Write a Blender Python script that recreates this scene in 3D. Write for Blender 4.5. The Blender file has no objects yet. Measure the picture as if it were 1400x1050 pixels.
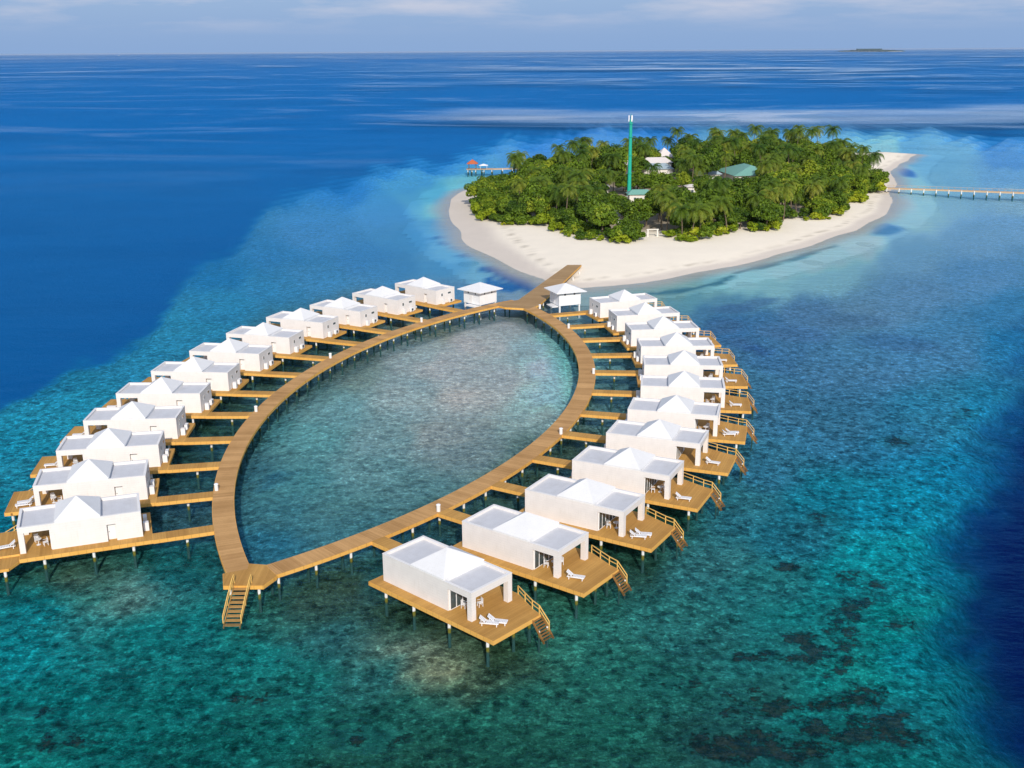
import bpy, bmesh, math, random
import numpy as np
from mathutils import Matrix, Vector

random.seed(7); rng = np.random.default_rng(7)
sc = bpy.context.scene
COL = sc.collection
R = math.radians

# ------------------------------------------------------------------ camera
HC, F, PITCH, ROLL = 56.565, 1477.35, R(17.1269), R(-0.34786)
cam_d = bpy.data.cameras.new('camera'); cam = bpy.data.objects.new('camera', cam_d); COL.objects.link(cam)
cam_d.sensor_width = 36.0; cam_d.lens = 36.0*F/1400.0
cam_d.clip_start = 0.5; cam_d.clip_end = 200000
cam.matrix_world = Matrix.Translation((0, 0, HC)) @ Matrix.Rotation(math.pi/2-PITCH, 4, 'X') @ Matrix.Rotation(ROLL, 4, 'Z')
sc.camera = cam
CP, SP, CR, SR = math.cos(PITCH), math.sin(PITCH), math.cos(ROLL), math.sin(ROLL)

def at(px, py, z=0.0):
    """survey: point of the level z seen along a measured bearing"""
    u, v = px-700, py-525
    u, v = u*CR+v*SR, -u*SR+v*CR
    dx, dy, dz = u, F*CP-v*SP, -F*SP-v*CP
    t = (z-HC)/dz
    return (dx*t, dy*t)

def bearing(x, y, z):
    zc = y*CP-(z-HC)*SP; yc = y*SP+(z-HC)*CP
    u = F*x/zc; v = -F*yc/zc
    return 700+u*CR-v*SR, 525+u*SR+v*CR

# ------------------------------------------------------------------ helpers
def tag(o, label=None, cat=None, group=None, kind=None):
    if label: o['label'] = label
    if cat: o['category'] = cat
    if group: o['group'] = group
    if kind: o['kind'] = kind
    return o

def empty(name, loc=(0, 0, 0), rz=0.0, label=None, cat=None, group=None):
    o = bpy.data.objects.new(name, None); COL.objects.link(o)
    o.location = loc; o.rotation_euler = (0, 0, rz); o.empty_display_size = 0.3
    return tag(o, label, cat, group)

class MB:
    """collects polygons into one mesh"""
    def __init__(s): s.v = []; s.f = []; s.m = []; s.cur = 0
    def mat(s, i): s.cur = i; return s
    def poly(s, pts, idx=None):
        b = len(s.v); s.v += [tuple(p) for p in pts]; s.f.append(tuple(range(b, b+len(pts)))); s.m.append(s.cur if idx is None else idx)
    def box(s, x0, x1, y0, y1, z0, z1):
        P = [(x, y, z) for z in (z0, z1) for y in (y0, y1) for x in (x0, x1)]
        b = len(s.v); s.v += P
        for q in ((0, 2, 3, 1), (4, 5, 7, 6), (0, 1, 5, 4), (2, 6, 7, 3), (0, 4, 6, 2), (1, 3, 7, 5)):
            s.f.append(tuple(b+i for i in q)); s.m.append(s.cur)
        return s
    def beam(s, a, c, w, h):
        """rectangular bar from a to c, width w (level), height h"""
        a, c = Vector(a), Vector(c); d = (c-a).normalized()
        side = d.cross(Vector((0, 0, 1)))
        side = side.normalized() if side.length > 1e-4 else Vector((1, 0, 0))
        up = side.cross(d).normalized(); b = len(s.v)
        for p in (a, c):
            for i, j in ((-1, -1), (1, -1), (1, 1), (-1, 1)):
                s.v.append(tuple(p+side*(i*w/2)+up*(j*h/2)))
        for q in ((0, 1, 2, 3), (7, 6, 5, 4), (0, 4, 5, 1), (1, 5, 6, 2), (2, 6, 7, 3), (3, 7, 4, 0)):
            s.f.append(tuple(b+i for i in q)); s.m.append(s.cur)
        return s
    def tube(s, pts, radii, n=8, cap=True):
        rings = []
        for k, p in enumerate(pts):
            p = Vector(p)
            d = (Vector(pts[min(k+1, len(pts)-1)])-Vector(pts[max(k-1, 0)])).normalized()
            a = d.cross(Vector((0, 1, 0.01))).normalized(); c = d.cross(a).normalized()
            b = len(s.v)
            for i in range(n):
                t = 2*math.pi*i/n
                s.v.append(tuple(p+(a*math.cos(t)+c*math.sin(t))*radii[k]))
            rings.append(b)
        for k in range(len(rings)-1):
            for i in range(n):
                j = (i+1) % n
                s.f.append((rings[k]+i, rings[k]+j, rings[k+1]+j, rings[k+1]+i)); s.m.append(s.cur)
        if cap:
            s.f.append(tuple(rings[0]+i for i in range(n))); s.m.append(s.cur)
            s.f.append(tuple(rings[-1]+i for i in reversed(range(n)))); s.m.append(s.cur)
        return s
    def slab(s, outline, z0, z1, top=None):
        n = len(outline)
        s.poly([(x, y, z1) for x, y in outline], top)
        s.poly([(x, y, z0) for x, y in reversed(outline)])
        for i in range(n):
            (xa, ya), (xb, yb) = outline[i], outline[(i+1) % n]
            s.poly([(xa, ya, z0), (xb, yb, z0), (xb, yb, z1), (xa, ya, z1)])
        return s
    def ring(s, outline, out, inn, z0, z1):
        o = offset(outline, out); i_ = offset(outline, -inn); n = len(outline)
        for k in range(n):
            j = (k+1) % n
            a, b, c, d = o[k], o[j], i_[j], i_[k]
            s.poly([(*a, z0), (*b, z0), (*b, z1), (*a, z1)])
            s.poly([(*d, z1), (*c, z1), (*c, z0), (*d, z0)])
            s.poly([(*a, z1), (*b, z1), (*c, z1), (*d, z1)])
            s.poly([(*d, z0), (*c, z0), (*b, z0), (*a, z0)])
        return s
    def build(s, name, mats, parent=None, smooth=False, fix=True):
        me = bpy.data.meshes.new(name); me.from_pydata(s.v, [], s.f)
        if not isinstance(mats, (list, tuple)): mats = [mats]
        for m in mats: me.materials.append(m)
        me.polygons.foreach_set('material_index', s.m)
        if smooth: me.polygons.foreach_set('use_smooth', [True]*len(s.f))
        me.update()
        if fix:
            bm = bmesh.new(); bm.from_mesh(me)
            bmesh.ops.recalc_face_normals(bm, faces=bm.faces); bm.to_mesh(me); bm.free()
        o = bpy.data.objects.new(name, me); COL.objects.link(o)
        if parent: o.parent = parent
        return o

def offset(poly, d):
    n = len(poly); area = sum(poly[i][0]*poly[(i+1) % n][1]-poly[(i+1) % n][0]*poly[i][1] for i in range(n))
    sg = 1 if area > 0 else -1
    out = []
    for i in range(n):
        p0, p1, p2 = Vector(poly[i-1]), Vector(poly[i]), Vector(poly[(i+1) % n])
        e1 = (p1-p0).normalized(); e2 = (p2-p1).normalized()
        n1 = Vector((e1.y, -e1.x))*sg; n2 = Vector((e2.y, -e2.x))*sg
        b = n1+n2
        b = b/max(0.3, (1+n1.dot(n2)))
        q = p1+b*d; out.append((q.x, q.y))
    return out

def copy_tree(o, parent=None):
    c = o.copy(); COL.objects.link(c); c.parent = parent
    for ch in list(o.children): copy_tree(ch, c)
    return c

def lin(r, g, b):
    f = lambda c: c/12.92 if c <= .04045 else ((c+.055)/1.055)**2.4
    return tuple(f(max(0, v)/255) for v in (r, g, b))

# ------------------------------------------------------------------ materials
class NT:
    def __init__(s, name):
        s.m = bpy.data.materials.new(name); s.m.use_nodes = True
        s.t = s.m.node_tree; s.n = s.t.nodes; s.n.clear()
        s.out = s.n.new('ShaderNodeOutputMaterial')
    def add(s, typ, **kw):
        n = s.n.new(typ)
        for k, v in kw.items():
            if hasattr(n, k): setattr(n, k, v)
            else: n.inputs[k].default_value = v
        return n
    def link(s, a, b): s.t.links.new(a, b)
    def noise(s, vec, scale, detail=3, rough=.55, dist=0.0):
        n = s.add('ShaderNodeTexNoise'); n.inputs['Scale'].default_value = scale; n.inputs['Detail'].default_value = detail
        n.inputs['Roughness'].default_value = rough; n.inputs['Distortion'].default_value = dist
        if vec is not None: s.link(vec, n.inputs['Vector'])
        return n.outputs['Fac']
    def math(s, op, a, b=None, c=None, clamp=False):
        n = s.add('ShaderNodeMath'); n.operation = op; n.use_clamp = clamp
        for i, v in enumerate((a, b, c)):
            if v is None: continue
            if isinstance(v, (int, float)): n.inputs[i].default_value = v
            else: s.link(v, n.inputs[i])
        return n.outputs[0]
    def rng(s, v, a, b, c=0., d=1., smooth=True):
        n = s.add('ShaderNodeMapRange'); n.interpolation_type = 'SMOOTHSTEP' if smooth else 'LINEAR'
        s.link(v, n.inputs[0])
        for i, q in enumerate((a, b, c, d)): n.inputs[i+1].default_value = q
        return n.outputs[0]
    def mix(s, f, a, b, mode='MIX'):
        n = s.add('ShaderNodeMix'); n.data_type = 'RGBA'; n.blend_type = mode
        ins = [i for i in n.inputs if i.enabled or True]
        fi, ai, bi = n.inputs[0], n.inputs[6], n.inputs[7]
        for sock, v in ((fi, f), (ai, a), (bi, b)):
            if isinstance(v, (int, float)): sock.default_value = v
            elif isinstance(v, tuple): sock.default_value = (*v, 1) if len(v) == 3 else v
            else: s.link(v, sock)
        return n.outputs[2]
    def map(s, vec, scale=(1, 1, 1), loc=(0, 0, 0), rot=(0, 0, 0)):
        n = s.add('ShaderNodeMapping'); s.link(vec, n.inputs[0])
        n.inputs['Scale'].default_value = scale; n.inputs['Location'].default_value = loc; n.inputs['Rotation'].default_value = rot
        return n.outputs[0]
    def pos(s): return s.add('ShaderNodeNewGeometry').outputs['Position']
    def obj(s): return s.add('ShaderNodeTexCoord').outputs['Object']
    def uv(s): return s.add('ShaderNodeTexCoord').outputs['UV']
    def xyz(s, v):
        n = s.add('ShaderNodeSeparateXYZ'); s.link(v, n.inputs[0]); return n.outputs
    def comb(s, x, y, z):
        n = s.add('ShaderNodeCombineXYZ')
        for i, v in enumerate((x, y, z)):
            if isinstance(v, (int, float)): n.inputs[i].default_value = v
            else: s.link(v, n.inputs[i])
        return n.outputs[0]
    def rand(s): return s.add('ShaderNodeObjectInfo').outputs['Random']
    def attr(s, name): return s.add('ShaderNodeAttribute', attribute_name=name)
    def bump(s, h, strength, dist=0.05):
        n = s.add('ShaderNodeBump'); n.inputs['Strength'].default_value = strength; n.inputs['Distance'].default_value = dist
        s.link(h, n.inputs['Height']); return n.outputs[0]
    def prin(s, col, rough=.6, spec=.3, normal=None, **kw):
        p = s.add('ShaderNodeBsdfPrincipled')
        for k, v in (('Base Color', col), ('Roughness', rough), ('Specular IOR Level', spec)):
            if isinstance(v, (int, float)): p.inputs[k].default_value = v
            elif isinstance(v, tuple): p.inputs[k].default_value = (*v, 1)
            else: s.link(v, p.inputs[k])
        if normal is not None: s.link(normal, p.inputs['Normal'])
        for k, v in kw.items(): p.inputs[k].default_value = v
        s.link(p.outputs[0], s.out.inputs[0]); return p

def mat_paint(name, col, var=.06, board=0.0, rough=.55, stain=.18, seam=0):
    n = NT(name); o = n.obj()
    f = n.noise(o, .9, 4); g = n.noise(n.map(o, (6, 6, .5)), 1.0, 3)
    c = n.mix(n.rng(f, .35, .7), tuple(v*(1-var) for v in col), col)
    c = n.mix(n.math('MULTIPLY', n.rng(g, .52, .75), .42), c, (col[0]*.84, col[1]*.82, col[2]*.78))
    rs = n.noise(n.map(o, (1, 1, 1), loc=(3, 1, 0)), .55, 6, .7)
    wn = n.add('ShaderNodeTexNoise'); wn.noise_dimensions = '4D'; wn.inputs['Scale'].default_value = .5; wn.inputs['Detail'].default_value = 5; n.link(o, wn.inputs['Vector']); n.link(n.math('MULTIPLY', n.rand(), 40), wn.inputs['W'])
    c = n.mix(n.math('MULTIPLY', n.rng(wn.outputs['Fac'], .55, .75), stain), c, (col[0]*.72, col[1]*.70, col[2]*.66))
    if seam:
        x = n.xyz(o)[0]; sl_ = n.rng(n.math('FRACT', n.math('DIVIDE', x, seam)), 0, .035, 1, 0)
        c = n.mix(n.math('MULTIPLY', sl_, .45), c, tuple(v*.68 for v in col))
    nrm = None
    if board:
        z = n.xyz(o)[2]
        w = n.math('FRACT', n.math('DIVIDE', z, board))
        line = n.rng(w, 0.0, .1, 1, 0)
        c = n.mix(n.math('MULTIPLY', line, .40), c, tuple(v*.66 for v in col))
        nrm = n.bump(n.math('SUBTRACT', 1.0, line), .4, .02)
    n.prin(c, rough, .25, nrm); return n.m

def mat_wood(name, ca, cb, plank=.14, uv=False, rough=.75):
    """weathered boards: plank lines, tone per board and per batch of boards"""
    n = NT(name)
    v = n.uv() if uv else n.obj()
    x, y, z = n.xyz(v)
    k = n.math('FLOOR', n.math('DIVIDE', x, plank))
    wn = n.add('ShaderNodeTexWhiteNoise'); wn.noise_dimensions = '1D'; n.link(k, wn.inputs['W'])
    k2 = n.math('FLOOR', n.math('DIVIDE', x, plank*9))
    wn2 = n.add('ShaderNodeTexWhiteNoise'); wn2.noise_dimensions = '1D'; n.link(n.math('ADD', k2, n.math('MULTIPLY', n.rand(), 50)), wn2.inputs['W'])
    big = n.noise(v, .22, 4, .6); fine = n.noise(n.map(v, (9, 1.2, 3)), 1.6, 4)
    t = n.math('ADD', n.math('MULTIPLY', wn.outputs[0], .30), n.math('MULTIPLY', wn2.outputs[0], .42))
    t = n.math('ADD', t, n.math('MULTIPLY', n.rng(big, .3, .7), .30))
    c = n.mix(t, ca, cb)
    c = n.mix(n.math('MULTIPLY', n.rng(fine, .5, .8), .35), c, tuple(q*.72 for q in ca))
    fr = n.math('FRACT', n.math('DIVIDE', x, plank))
    gap = n.rng(fr, 0, .09, 1, 0)
    c = n.mix(n.math('MULTIPLY', gap, .55), c, tuple(q*.35 for q in ca))
    n.prin(c, rough, .2, n.bump(n.math('SUBTRACT', 1.0, gap), .35, .01)); return n.m

def mat_plain(name, col, rough=.5, spec=.4, metal=0.0, var=.1):
    n = NT(name); f = n.noise(n.obj(), 2.2, 4)
    c = n.mix(f, tuple(v*(1-var) for v in col), tuple(min(1, v*(1+var)) for v in col))
    n.prin(c, rough, spec, None, Metallic=metal); return n.m

M = {}
M['wall'] = mat_paint('wall_paint', (.83, .785, .745), .05, .30)
M['trim'] = mat_paint('trim_paint', (.83, .81, .79), .03)
M['pyramid'] = mat_paint('pyramid_paint', (.80, .795, .785), .03)
M['roof'] = mat_paint('flat_roof_membrane', (.655, .66, .685), .07, 0, .6, .40, 1.06)
M['hut'] = mat_paint('hut_paint', (.86, .86, .86), .03, .25)
M['deck'] = mat_wood('deck_boards', (.38, .19, .045), (.64, .36, .10))
M['walk'] = mat_wood('walkway_boards', (.37, .195, .065), (.70, .405, .165), .15, uv=True)
M['pier'] = mat_wood('pier_boards', (.33, .20, .085), (.48, .31, .15), .15, uv=True)
M['fascia'] = mat_wood('fascia_boards', (.72, .36, .07), (.82, .47, .125), .9)
M['rail'] = mat_plain('rail_timber', (.80, .50, .14), .6, .2)
M['tread'] = mat_plain('tread_timber', (.30, .155, .05), .75, .15, var=.25)
M['step'] = mat_plain('step_timber', (.46, .27, .09), .7, .2, var=.25)
M['furn'] = mat_plain('white_furniture', (.86, .86, .87), .45, .3, var=.02)
M['frame'] = mat_plain('white_frame', (.82, .82, .82), .4, .4, var=.02)
M['metal_dark'] = mat_plain('dark_louvre', (.06, .065, .07), .5, .4)
M['tower'] = mat_plain('green_tower_paint', (.02, .42, .30), .5, .3)
M['roof_teal'] = mat_plain('teal_sheet_roof', (.18, .40, .33), .45, .4, var=.2)
M['roof_blue'] = mat_plain('pale_blue_sheet_roof', (.36, .45, .50), .45, .4, var=.2)
M['roof_white'] = mat_plain('white_sheet_roof', (.72, .66, .63), .5, .3)
M['house'] = mat_plain('house_render', (.72, .68, .62), .7, .2)
M['roof_red'] = mat_plain('red_tile_roof', (.50, .13, .055), .7, .2)
M['jetty_pale'] = mat_plain('pale_jetty_deck', (.56, .40, .25), .7, .2)
M['boat'] = mat_plain('boat_hull_paint', (.8, .8, .78), .35, .5)

def mat_glass():
    n = NT('tinted_glass'); f = n.noise(n.obj(), .8, 2)
    n.prin(n.mix(f, (.035, .05, .055), (.09, .12, .125)), .06, .6); return n.m
M['glass'] = mat_glass()

def mat_pile():
    n = NT('painted_pile'); p = n.pos(); z = n.xyz(p)[2]
    j = n.math('MULTIPLY', n.math('SUBTRACT', n.noise(p, 2.5, 3), .5), .5)
    zz = n.math('ADD', z, j)
    c = n.mix(n.rng(zz, .42, .62), (.15, .14, .02), (.80, .79, .76))
    c = n.mix(n.rng(zz, -.25, .12), (.04, .115, .11), c)  # teal below the waterline: fading through the water put into the pile colour
    n.prin(c, .7, .2); return n.m
M['pile'] = mat_pile()

M['far_wood'] = mat_plain('far_woodland', (.035, .06, .045), .9, .1)

def mat_leaf(name, ca, cb, cc):
    n = NT(name)
    a = n.attr('tone').outputs['Fac']; r = n.rand()
    t = n.math('ADD', n.math('MULTIPLY', a, .50), n.math('MULTIPLY', r, .50))
    c = n.mix(n.rng(t, .15, .6), ca, cb); c = n.mix(n.rng(t, .6, .95), c, cc)
    p = n.prin(c, .55, .25)
    tr = n.add('ShaderNodeBsdfTranslucent'); n.link(c, tr.inputs[0])
    mx = n.add('ShaderNodeMixShader'); mx.inputs[0].default_value = .32
    n.link(p.outputs[0], mx.inputs[1]); n.link(tr.outputs[0], mx.inputs[2]); n.link(mx.outputs[0], n.out.inputs[0]); return n.m
M['leaf'] = mat_leaf('broadleaf_foliage', (.045, .100, .009), (.155, .250, .016), (.38, .44, .03))
M['palm'] = mat_leaf('palm_fronds', (.050, .120, .012), (.140, .215, .018), (.37, .38, .05))
M['shrub'] = mat_leaf('beach_shrub_foliage', (.17, .27, .012), (.34, .42, .020), (.58, .58, .04))
M['bark'] = mat_plain('grey_bark', (.17, .13, .09), .85, .1, var=.3)

# ------------------------------------------------------------------ light and sky
SUN_AZ, SUN_EL = R(172.3), R(30)          # clockwise from +Y (ahead): the sun stands behind the viewer, a little to the right
sd = Vector((math.sin(SUN_AZ)*math.cos(SUN_EL), math.cos(SUN_AZ)*math.cos(SUN_EL), math.sin(SUN_EL)))
sl = bpy.data.lights.new('sun', 'SUN'); so = bpy.data.objects.new('sun', sl); COL.objects.link(so)
sl.energy = 3.75; sl.angle = R(.53); sl.color = (1.0, .93, .84)
so.rotation_euler = sd.to_track_quat('Z', 'Y').to_euler()
so.location = sd*300
w = bpy.data.worlds.new('World'); sc.world = w; w.use_nodes = True
wn_ = w.node_tree; wn_.nodes.clear()
def wadd(t): return wn_.nodes.new(t)
sky = wadd('ShaderNodeTexSky'); sky.sky_type = 'NISHITA'; sky.sun_disc = False
sky.sun_elevation = SUN_EL; sky.sun_rotation = SUN_AZ; sky.air_density = 1.0; sky.dust_density = .6; sky.ozone_density = 2.0; sky.altitude = 50
tc = wadd('ShaderNodeTexCoord'); mp = wadd('ShaderNodeMapping'); mp.inputs['Scale'].default_value = (1, 1, 7)
wn_.links.new(tc.outputs['Generated'], mp.inputs[0])
nz = wadd('ShaderNodeTexNoise'); nz.inputs['Scale'].default_value = 7.0; nz.inputs['Detail'].default_value = 6; nz.inputs['Roughness'].default_value = .58
wn_.links.new(mp.outputs[0], nz.inputs['Vector'])
sep = wadd('ShaderNodeSeparateXYZ'); wn_.links.new(tc.outputs['Generated'], sep.inputs[0])
rz_ = wadd('ShaderNodeMapRange'); rz_.inputs[1].default_value = .014; rz_.inputs[2].default_value = .046; wn_.links.new(sep.outputs[2], rz_.inputs[0])
rn_ = wadd('ShaderNodeMapRange'); rn_.inputs[1].default_value = .44; rn_.inputs[2].default_value = .66; wn_.links.new(nz.outputs['Fac'], rn_.inputs[0])
ml = wadd('ShaderNodeMath'); ml.operation = 'MULTIPLY'; wn_.links.new(rz_.outputs[0], ml.inputs[0]); wn_.links.new(rn_.outputs[0], ml.inputs[1])
ml2 = wadd('ShaderNodeMath'); ml2.operation = 'MULTIPLY'; ml2.inputs[1].default_value = .75; wn_.links.new(ml.outputs[0], ml2.inputs[0])
tint = wadd('ShaderNodeMix'); tint.data_type = 'RGBA'; tint.blend_type = 'MULTIPLY'; tint.inputs[0].default_value = 1
# humid air low over the sea: the band above the horizon turns a milky lavender blue
hz = wadd('ShaderNodeMapRange'); hz.interpolation_type = 'SMOOTHSTEP'; hz.inputs[1].default_value = -.02; hz.inputs[2].default_value = .34; hz.inputs[3].default_value = 1; hz.inputs[4].default_value = 0
wn_.links.new(sep.outputs[2], hz.inputs[0]); wn_.links.new(hz.outputs[0], tint.inputs[0]); tint.blend_type = 'MIX'
wn_.links.new(sky.outputs[0], tint.inputs[6]); tint.inputs[7].default_value = (1.70, 2.66, 4.45, 1)
cm = wadd('ShaderNodeMix'); cm.data_type = 'RGBA'
wn_.links.new(ml2.outputs[0], cm.inputs[0]); wn_.links.new(tint.outputs[2], cm.inputs[6]); cm.inputs[7].default_value = (4.7, 4.6, 5.1, 1)
bg = wadd('ShaderNodeBackground'); bg.inputs['Strength'].default_value = .15
wn_.links.new(cm.outputs[2], bg.inputs['Color'])
wo = wadd('ShaderNodeOutputWorld'); wn_.links.new(bg.outputs[0], wo.inputs['Surface'])
sc.view_settings.view_transform = 'Standard'; sc.view_settings.look = 'None'
sc.view_settings.exposure = 0; sc.view_settings.gamma = 1; sc.view_settings.use_curve_mapping = False
sc.cycles.max_bounces = 6; sc.cycles.diffuse_bounces = 3; sc.cycles.glossy_bounces = 3
sc.cycles.transparent_max_bounces = 12; sc.cycles.transmission_bounces = 4; sc.cycles.volume_bounces = 0
sc.cycles.caustics_reflective = False; sc.cycles.caustics_refractive = False
sc.cycles.use_adaptive_sampling = True; sc.cycles.adaptive_threshold = .01; sc.cycles.use_denoising = True

# ------------------------------------------------------------------ island outline (metres, from survey bearings at water level)
SHORE_PX = [(613, 288), (617, 272), (632, 261), (655, 254), (700, 246)]
SHORE = [at(*q) for q in SHORE_PX] + [(33, 545), (82, 585), (140, 610)] + [at(*q) for q in
        [(1180, 209), (1210, 208), (1250, 211), (1236, 221), (1222, 231), (1217, 241), (1226, 251), (1218, 259), (1219, 270), (1217, 284), (1196, 300), (1165, 315), (1128, 328), (1090, 340), (1050, 352),
         (1000, 363), (960, 371), (915, 379), (870, 386), (830, 391), (798, 394), (775, 393), (755, 389), (735, 380), (712, 371), (688, 360), (668, 350), (648, 338), (632, 326), (620, 308)]]
VEG = [at(*q, 1.2) for q in [(648, 272), (648, 291), (665, 298), (690, 306), (720, 306), (748, 309), (768, 320), (792, 331), (826, 329), (850, 333), (885, 333), (903, 324), (920, 325), (935, 331), (966, 328),
        (990, 322), (1020, 317), (1052, 318), (1066, 311), (1060, 303), (1092, 302), (1126, 300), (1142, 296), (1156, 286), (1150, 278), (1176, 276), (1187, 263), (1203, 261), (1207, 254)]] + \
      [(160, 520), (176, 584), (132, 592), (85, 570), (38, 532), (8, 492), (-8, 462)]
def poly_sdf(P, poly):
    """signed distance, positive inside"""
    P = np.asarray(P, float); poly = np.asarray(poly, float); n = len(poly)
    d = np.full(len(P), 1e9); ins = np.zeros(len(P), bool)
    for i in range(n):
        a, b = poly[i], poly[(i+1) % n]; e = b-a; L = max(e@e, 1e-9)
        t = np.clip(((P-a)@e)/L, 0, 1); q = P-(a+t[:, None]*e)
        d = np.minimum(d, np.hypot(q[:, 0], q[:, 1]))
        c = (a[1] > P[:, 1]) != (b[1] > P[:, 1])
        with np.errstate(divide='ignore', invalid='ignore'):
            xi = a[0]+(P[:, 1]-a[1])*(b[0]-a[0])/(b[1]-a[1] if abs(b[1]-a[1]) > 1e-12 else 1e-12)
        ins ^= c & (P[:, 0] < xi)
    return np.where(ins, d, -d)
def sstep(a, b, x):
    t = np.clip((np.asarray(x, float)-a)/(b-a), 0, 1); return t*t*(3-2*t)

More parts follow.
